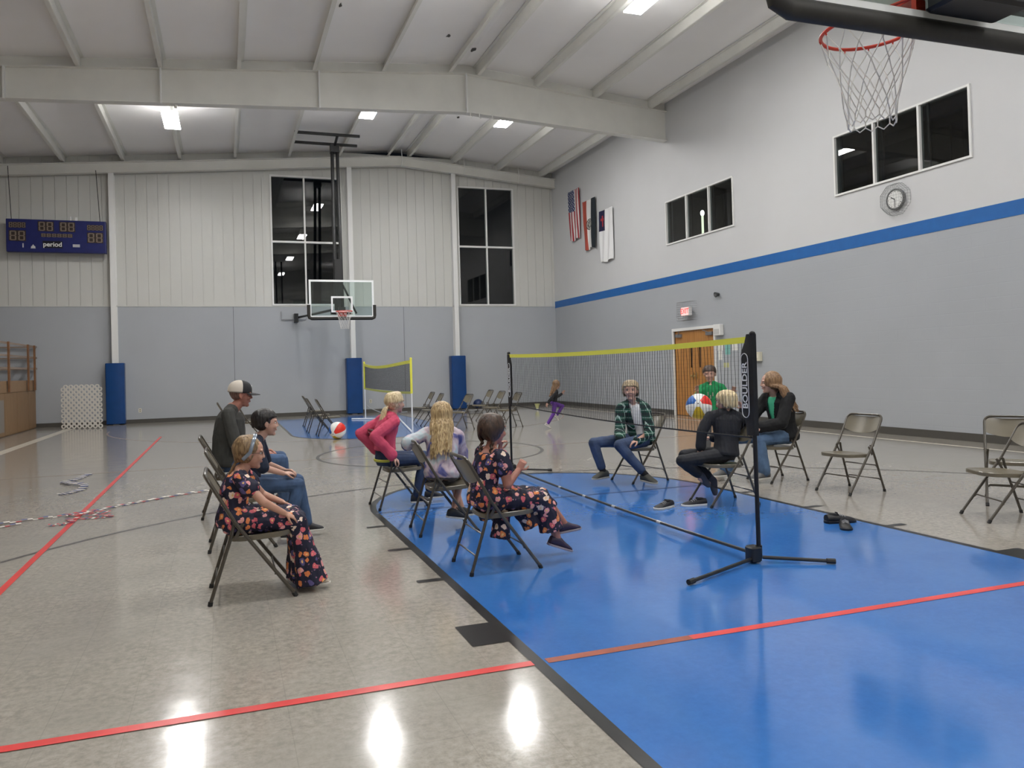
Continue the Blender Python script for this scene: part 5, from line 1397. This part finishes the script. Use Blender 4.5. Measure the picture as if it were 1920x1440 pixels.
def braids(C):
    P, M, h, t = C['P'], C['M'], C['h'], C['t']; m = MB(); hair_cap(m, P, M, h, 1.0, -.09)
    for s in (-1, 1):
        for i in range(20):
            a = lerp(.08, 2.5, i / 19) * s; ca, sa = -math.cos(a), math.sin(a)
            lock(m, P, [(-.10 + .02 * s, .02 * s, .555), (-.10 + .28 * ca, .28 * sa, .46), (-.12 + .42 * ca, .40 * sa, .12), (-.22 + .20 * ca, .24 * s + .08 * sa, -.20), (-.30, .24 * s, -.38)], .045 * h)
        for k in range(7):
            m.ell(P(-.30 - .02 * k, .24 * s + (.025 if k % 2 else -.025), -.40 - .075 * k), (.058 * h * (1 - .05 * k), .062 * h * (1 - .05 * k), .062 * h), M, 10)
        lock(m, P, [(-.42, .24 * s, -.92), (-.44, .23 * s, -1.02), (-.45, .22 * s, -1.12)], .05 * h)
    bake(m, 'hair', H_BROWN, t, .0045, 1, rnd(60, .002, (1, 1, .2), 5))
    m = MB()
    for s in (-1, 1): m.ell(P(-.42, .24 * s, -.90), (.05 * h, .05 * h, .03 * h), M, 10)
    m.build('hair_tie', M_YEL, t, True)
    m = MB()
    for s in (-1, 1): m.tube([P(.37, s * .15 + .06 * math.cos(a), .03 + .055 * math.sin(a)) for a in [2 * PI * k / 12 for k in range(13)]], .007 * h, 5); m.tube([P(.36, s * .21, .04), P(.2, s * .30, .04), P(0, s * .36, .02)], .007 * h, 5)
    m.tube([P(.385, -.09, .04), P(.40, 0, .05), P(.385, .09, .04)], .006 * h, 5)
    m.build('glasses', mat('thin glasses frame', (.03, .02, .02), .3), t)
figure('girl with brown braids in a flowered dress kicking her feet forward', (-1.47, 3.54), 0, J, .71, .215, M_SKIN3, [g2_dress()], braids,
       lambda k: dict(mt=mat('dark sneaker', (.03, .018, .045), .5), sole=mat('grey pink sole', (.34, .28, .30), .5)), brow=H_BROWN, fat=1.12, hands=(1.2, .9))

# ---- running girl
J = dict(pel=(.06, 0, .55), chest=(.09, 0, .72), neck=(.12, 0, .83), head=(.145, 0, .95), face=(.97, .2, -.05),
         sh=((.09, -.11, .79), (.13, .10, .79)), el=((-.06, -.15, .66), (.20, .16, .66)), wr=((-.13, -.13, .565), (.33, .15, .74)),
         hd=((-.5, 0, -.8), (.7, 0, .7)), pn=((.5, .3, 0), (0, -1, 0)), hip=((.06, -.06, .53), (.07, .06, .53)),
         kn=((.02, -.06, .31), (.30, .06, .47)), an=((-.13, -.07, .10), (.15, .06, .27)), toe=((.85, -.1, -.5), (.7, 0, -.7)))
figure('girl running past the far wall in purple leggings', (3.60, 13.9), 0, J, .62, .185, M_SKIN2,
       [pants(mat('purple leggings', (.10, .025, .24), .7), pad=.005), top(mat('black top', (.010, .010, .012), .8), 1., .010, t0=.25)],
       long_hair(H_MID, 1.9, 21, .27, .45, (-.03, 0), 40), lambda k: dict(mt=mat('pale sneaker', (.45, .42, .40), .6)), face=True, brow=H_MID)

# ---- person in green plaid
J = dict(pel=(.03, .0, .485), chest=(-.03, -.03, .72), neck=(-.085, -.045, .925), head=(-.145, -.09, 1.055), face=(-.55, -.82, .04),
         sh=((-.205, .04, .85), (.03, -.11, .845)), el=((-.265, -.03, .60), (.02, -.22, .57)), wr=((-.335, -.16, .515), (-.18, -.27, .50)),
         hd=((-.55, -.55, -.45), (-.95, -.05, -.25)), pn=((.3, -.2, -.9), (.2, .1, -.95)), hip=((-.03, .06, .475), (.0, -.10, .475)),
         kn=((-.56, .07, .465), (-.42, -.28, .46)), an=((-.47, .02, .125), (-.17, -.42, .12)), toe=((-1, -.25, -.02), (.25, -1, -.05)))
def plaid_hair(C):
    short_hair(H_SANDY, 1.06, .24, 14, nape=-.30)(C)
def undershirt(C):
    P, J, s = C['P'], C['J'], C['s']; m = MB(); loft_torso(m, J, s, .008, .15, .95)
    bake(m, 'undershirt', mat('white shirt', (.72, .72, .72), .8), C['t'], .006, 3, rnd(16, .003))
def black_socks(C):
    for k in (0, 1):
        J = C['J']; m = MB(); an = V(J['an'][k]); kn = V(J['kn'][k]); s = C['s']
        limb(m, [an.lerp(kn, .30), an], [.045 * s, .043 * s]); bake(m, 'sock', mat('black sock', (.008, .008, .009), .9), C['t'], .006, 2)
def open_plaid(C):
    # open flannel: same shape as a shirt with the front strip cut away
    top(M_PLAID, 1., .026, 'flannel', .04, .93, .04, .008, 1.5)(C)
    o = C['shirt']; me = o.data; J = C['J']
    f = V((-.50, -.86, 0)).normalized(); l = V((f.y, -f.x, 0)); pel, nk = V(J['pel']), V(J['neck'])
    bm = bmesh.new(); bm.from_mesh(me); dele = []
    for fc in bm.faces:
        c = fc.calc_center_median(); tt = max(0, min(1.1, (c.z - pel.z) / (nk.z - pel.z))); ax = pel.lerp(nk, tt); d = c - ax
        if d.dot(f) > .03 and abs(d.dot(l) + .004) < (.042 + .02 * tt) and c.z > .53 and c.z < .93: dele.append(fc)
    bmesh.ops.delete(bm, geom=dele, context='FACES'); bm.to_mesh(me); bm.free()
    m = MB(); 
    for k in (0, 1): limb(m, [nk - f * .05 + V((0, 0, .035)), nk + (V(J['sh'][k]) - nk) * .30 + f * .02 + V((0, 0, .02)), nk + f * .065 + (V(J['sh'][k]) - nk) * .2 - V((0, 0, .05))], [.022, .022, .012])
    bake(m, 'collar', mat('white collar', (.72, .72, .72), .8), C['t'], .005, 2)
figure('person in a green plaid shirt over white, seated with hands on knee', (1.40, 6.42), 0, J, .88, .225, M_SKIN2,
       [undershirt, pants(mat('slate blue denim', (.04, .065, .13), .8, noise_amt=.3, noise_scale=9), length=.82), black_socks, open_plaid], plaid_hair,
       lambda k: dict(mt=mat('olive canvas shoe', (.055, .055, .045), .7), sole=mat('pale tan sole', (.45, .43, .38), .6)), brow=H_MID, hands=(.5, .6))

# ---- blond child in black, back turned
J = dict(pel=(.0, .0, .475), chest=(.03, .02, .69), neck=(.045, .03, .865), head=(.045, .05, .965), face=(-.42, .9, -.05),
         sh=((.195, -.01, .80), (-.115, .07, .835)), el=((.22, .16, .62), (-.22, .07, .69)), wr=((.05, .28, .60), (-.245, .06, .535)),
         hd=((-.6, .7, 0), (-.2, .1, -1)), pn=((0, 0, -1), (1, .2, 0)), hip=((.04, .06, .465), (-.06, -.03, .465)),
         kn=((-.34, .20, .46), (-.50, -.0, .435)), an=((-.11, .06, .21), (-.27, .02, .27)), toe=((.35, -.15, -.93), (.85, .1, -.55)), tup=((1, 0, 0), (0, 0, 1)))
M_SOCK = mat('grey sock', (.07, .07, .085), .9)
def socks(C):
    for k in (0, 1):
        J = C['J']; m = MB(); an = V(J['an'][k]); kn = V(J['kn'][k]); td = V(J['toe'][k]).normalized(); s = C['s']
        Mq = basis(td); L = .24 * s; limb(m, [an.lerp(kn, .28), an, an + Mq @ V((.35 * L, 0, -.13 * L)), an + Mq @ V((.60 * L, 0, -.18 * L))], [.048 * s, .047 * s, .044 * s, .034 * s]); o = bake(m, 'sock', M_SOCK, C['t'], .006, 2)
figure('blond child in black with grey socks, seated with back turned', (1.40, 4.79), 0, J, .80, .215, M_SKIN2,
       [pants(mat('black trousers', (.010, .011, .016), .75), length=.80), top(mat('black sweatshirt', (.008, .009, .014), .8), 1., .020, flare=.03), socks],
       short_hair(H_PALE, 1.07, .2, 17, nape=-.28), None, hands=(.6, .5))

# ---- boy in green
J = dict(pel=(0, 0, .68), chest=(-.01, 0, .88), neck=(-.015, 0, 1.085), head=(-.035, .0, 1.205), face=(-.62, -.76, -.12),
         sh=((-.095, .09, 1.025), (.09, -.085, 1.025)), el=((-.19, .05, .93), (.15, -.16, .88)), wr=((-.27, -.06, 1.0), (.12, -.26, .97)),
         hd=((-.5, -.5, .7), (-.1, -.6, .7)), pn=((-.3, -.9, 0), (-.5, -.8, 0)), hip=((-.06, .04, .66), (.06, -.04, .66)),
         kn=((-.07, .04, .37), (.07, -.05, .37)), an=((-.07, .05, .08), (.07, -.03, .08)), toe=((-.7, -.7, 0), (-.5, -.85, 0)))
def tee_print(C):
    m = MB(); f = V((-.70, -.71, 0)); c = V((-.01, 0, .90)) + f * .092; l = V((-f.y, f.x, 0))
    for a, b in ((-.03, .02), (.0, -.02), (.03, .015)): m.tube([c + l * a + V((0, 0, b)), c + l * a + V((0, 0, b + .05))], .008, 5)
    m.build('shirt_print', mat('faded print', (.30, .33, .25), .8), C['shirt'])
figure('small boy in a green t-shirt standing behind the beach ball', (2.91, 7.09), 0, J, .68, .205, M_SKIN2,
       [pants(mat('grey trousers', (.12, .12, .12), .8)), top(mat('green t-shirt', (.012, .26, .085), .85, noise_amt=.12), .5, .012, 'shirt', .05, .96, .02), tee_print], short_hair(H_BROWN, 1.03, .27, 19), lambda k: dict(), brow=H_BROWN, hands=(.4, .4))

# ---- woman in the black hoodie
J = dict(pel=(.0, 0, .505), chest=(-.03, 0, .77), neck=(-.08, 0, .985), head=(-.17, .0, 1.105), face=(-.88, .47, -.02),
         sh=((-.07, .165, .935), (-.06, -.165, .93)), el=((-.28, .17, .72), (-.20, -.21, .66)), wr=((-.47, .08, .80), (-.40, -.10, .62)),
         hd=((-.5, 0, .85), (-.95, .2, -.1)), pn=((-.8, 0, -.5), (0, .2, -1)), hip=((-.02, .09, .50), (-.02, -.09, .50)),
         kn=((-.55, .22, .475), (-.42, -.09, .48)), an=((-.60, .26, .12), (-.38, -.11, .12)), toe=((-1, .1, 0), (-1, -.1, 0)))
def green_neck(C):
    J = C['J']; m = MB(); loft_torso(m, J, C['s'], .016, .3, .97); bake(m, 'undershirt', mat('mint shirt', (.07, .50, .28), .8), C['t'], .006, 3)
def open_black(C):
    top(mat('black fleece', (.006, .006, .007), .85), 1., .030, 'hoodie', .02, .95, .04, .009, 1.5)(C)
    o = C['shirt']; me = o.data; J = C['J']; pel, nk = V(J['pel']), V(J['neck'])
    bm = bmesh.new(); bm.from_mesh(me); dele = []
    for fc in bm.faces:
        c = fc.calc_center_median(); tt = (c.z - pel.z) / (nk.z - pel.z); ax = pel.lerp(nk, max(0, min(1, tt))); d = c - ax
        if d.x < -.03 and abs(d.y) < .02 + .09 * max(0, tt - .35) and tt > .3: dele.append(fc)
    bmesh.ops.delete(bm, geom=dele, context='FACES'); bm.to_mesh(me); bm.free()
    m = MB(); m.ell((-.155, -.16, .82), (.012, .004, .022), n=8); m.build('badge', M_WHITE, o, True)
figure('woman with long light brown hair in a black hoodie, seated right', (2.86, 5.70), 0, J, .95, .235, M_SKIN2,
       [green_neck, pants(mat('light blue denim', (.085, .15, .26), .8, noise_amt=.3, noise_scale=8), cuff=1.9), open_black],
       long_hair(H_MID, 1.80, 31, .46, .80, (0, 0), 60, ends=.15), lambda k: dict(mt=mat('grey shoe', (.10, .10, .10), .6)), brow=H_MID, hands=(.4, .6))

# ------------------------------------------------------------ things lying on the floor
def loose_shoe(label, loc, rz, L=.25, tilt=0., mt=None, group=None, sole=None, roll=0.):
    t = thing('shoe', label, 'shoe', loc, rz, group)
    m = MB(); rg = []
    for x, w_, top_, bot in ((-.48, .06, .14, .02), (-.46, .13, .27, .01), (-.30, .165, .29, 0), (-.15, .16, .26, 0), (0, .16, .24, 0), (.15, .175, .20, 0), (.32, .19, .17, 0), (.44, .14, .13, .01), (.50, .06, .09, .02)):
        cz, hz = (top_ + bot) / 2, (top_ - bot) / 2
        rg.append([(x * L, w_ * L * math.cos(a), (cz + hz * math.sin(a)) * L) for a in [2 * PI * k / 14 for k in range(14)]])
    m.loft(rg); Mx = Matrix.Rotation(roll, 4, 'X') @ Matrix.Rotation(tilt, 4, 'Y')
    up_ = m.build('upper', mt or M_SHOE, t, True); up_.data.transform(Mx)
    m = MB(); o = [(-.49, .05), (-.44, .15), (-.2, .165), (.1, .18), (.32, .20), (.45, .14), (.515, .04)]; ot = o + [(x, -y) for x, y in reversed(o)]
    m.loft([[(x * L, y * L, -.0 * L) for x, y in ot], [(x * L * 1.02, y * L * 1.03, .015 * L) for x, y in ot], [(x * L * 1.02, y * L * 1.03, .075 * L) for x, y in ot], [(x * L * .99, y * L * .97, .085 * L) for x, y in ot]])
    so = m.build('sole', sole or M_SOLE, t, True); so.data.transform(Mx)
    m = MB(); m.ell((-.22 * L, 0, .275 * L), (.16 * L, .105 * L, .035 * L)); m.tube([(-.08 * L, 0, .24 * L), (-.12 * L, .0, .33 * L)], [(.008, .022), (.005, .018)], 8, side=(1, 0, 0)); c = m.build('collar', mat('dark shoe lining', (.02, .02, .022), .9), t, True); c.data.transform(Mx)
    m = MB()
    for x, z in ((-.04, .255), (.04, .235), (.12, .215)): m.tube([(x * L, -.10 * L, z * L - .006), (x * L, 0, z * L + .004), (x * L, .10 * L, z * L - .006)], .0035, 5)
    c = m.build('laces', mat('shoe lace', (.30, .30, .31), .7), t); c.data.transform(Mx)
    return t
loose_shoe('black sneaker with pale sole on the blue floor, the left one', (.70, 4.80, 0), math.radians(200), .25)
loose_shoe('black sneaker with white sole on the blue floor under the chair', (1.02, 4.78, 0), math.radians(172), .25, sole=mat('bright sole', (.75, .74, .72), .6))
MK = mat('black boot rubber', (.006, .006, .008), .5)
loose_shoe('all black shoe lying crosswise behind another at the key edge', (1.64, 3.62, .0), math.radians(-10), .27, mt=MK, sole=MK)
loose_shoe('all black shoe pointing at the viewer at the key edge', (1.52, 3.44, .0), math.radians(232), .23, mt=MK, sole=MK)

# paper flag streamers
def streamer(label, pts, cols, wd=.048, seg=.065):
    q = bez(pts, 10); m = MB(); acc = 0; ci = 0; rg = random.Random(3)
    for a, b in zip(q, q[1:]):
        L = (b - a).length; n = max(1, round(L / seg))
        for k in range(n):
            p, r = a.lerp(b, k / n), a.lerp(b, (k + 1) / n); d = (r - p).normalized(); s = d.cross(V((0, 0, 1))).normalized() * wd / 2; 
            acc += 1; mi = cols[acc % len(cols)]; z = V((0, 0, .010 + .008 * math.sin(acc * 1.7)))
            m.add([p - s + z, r - s + z, r + s + z, p + s + z, p - s + z + V((0, 0, .001)), r - s + z + V((0, 0, .001)), r + s + z + V((0, 0, .001)), p + s + z + V((0, 0, .001))],
                  [(0, 3, 2, 1), (4, 5, 6, 7), (0, 1, 5, 4), (1, 2, 6, 5), (2, 3, 7, 6), (3, 0, 4, 7)], mi)
    o = m.build('paper_streamer', [mat('streamer white', (.70, .66, .60), .8), mat('streamer red', (.45, .06, .07), .8), mat('streamer blue', (.05, .07, .20), .8)])
    return tag(o, label, 'streamer', 'paper flag streamers on the floor')
streamer('long red, white and blue flag streamer stretched across the tiles', [(-6.3, 6.65, 0), (-5.5, 6.80, 0), (-5.0, 7.02, 0), (-4.62, 7.15, 0), (-4.3, 7.45, 0), (-4.05, 7.65, 0), (-3.7, 7.95, 0), (-3.35, 8.15, 0)], [0, 0, 1, 2])
streamer('short second strand of flag streamer at the left edge', [(-6.3, 6.45, 0), (-5.5, 6.62, 0), (-5.05, 6.80, 0)], [0, 0, 1, 2])
streamer('tangled clump of dark red flag streamer on the red tape', [(-4.78, 6.58, 0), (-4.62, 6.60, 0), (-4.60, 6.72, 0), (-4.66, 6.86, 0), (-4.40, 6.80, 0), (-4.28, 6.85, 0), (-4.48, 6.98, .01), (-4.70, 7.02, .015), (-4.50, 7.14, .01), (-4.32, 7.08, 0)], [1, 1, 2, 1, 0])
streamer('crumpled blue and white paper streamer left of the red tape', [(-5.08, 8.66, 0), (-4.98, 8.75, 0), (-4.90, 9.0, 0), (-4.92, 9.35, .01), (-5.10, 9.55, .02), (-5.24, 9.85, 0), (-5.12, 10.05, 0), (-5.10, 10.3, 0), (-5.05, 10.6, 0)], [2, 0, 2, 0], .09, .06)

# small far things
t = thing('gym_ball', 'dark blue ball by the far wall right of the middle pad', 'ball', (4.83, 22.7, .0))
m = MB(); m.ell((0, 0, .16), (.17, .17, .16), n=20); m.build('bladder', mat('navy rubber', (.012, .03, .10), .5), t, True)
m = MB(); m.tube([(.168 * math.cos(a), .168 * math.sin(a), .16) for a in [2 * PI * k / 24 for k in range(25)]], .004, 5); m.build('seam', M_BLACK, t)
t = thing('small_case', 'low grey case on the floor before the dark blue ball', 'case', (3.92, 20.3, 0), .1)
m = MB(); m.rbox((-.22, -.14, 0), (.22, .14, .11), .02); m.build('case_body', mat('grey case', (.20, .20, .20), .6), t)
m = MB(); m.tube([(-.06, -.14, .07), (-.06, -.165, .08), (.06, -.165, .08), (.06, -.14, .07)], .008, 6); m.build('handle', M_BLACK, t)
t = thing('shuttlecock', 'tiny pale yellow shuttlecock on the floor behind the big net', 'shuttlecock', (6.0, 20.4, 0))
m = MB(); m.tube([(0, 0, .05), (0, 0, .20)], [.035, .085], 12); m.build('skirt', mat('pale yellow feather', (.66, .66, .30), .6), t)
m = MB(); m.ell((0, 0, .04), (.038, .038, .04)); m.build('cork', M_WHITE, t, True)
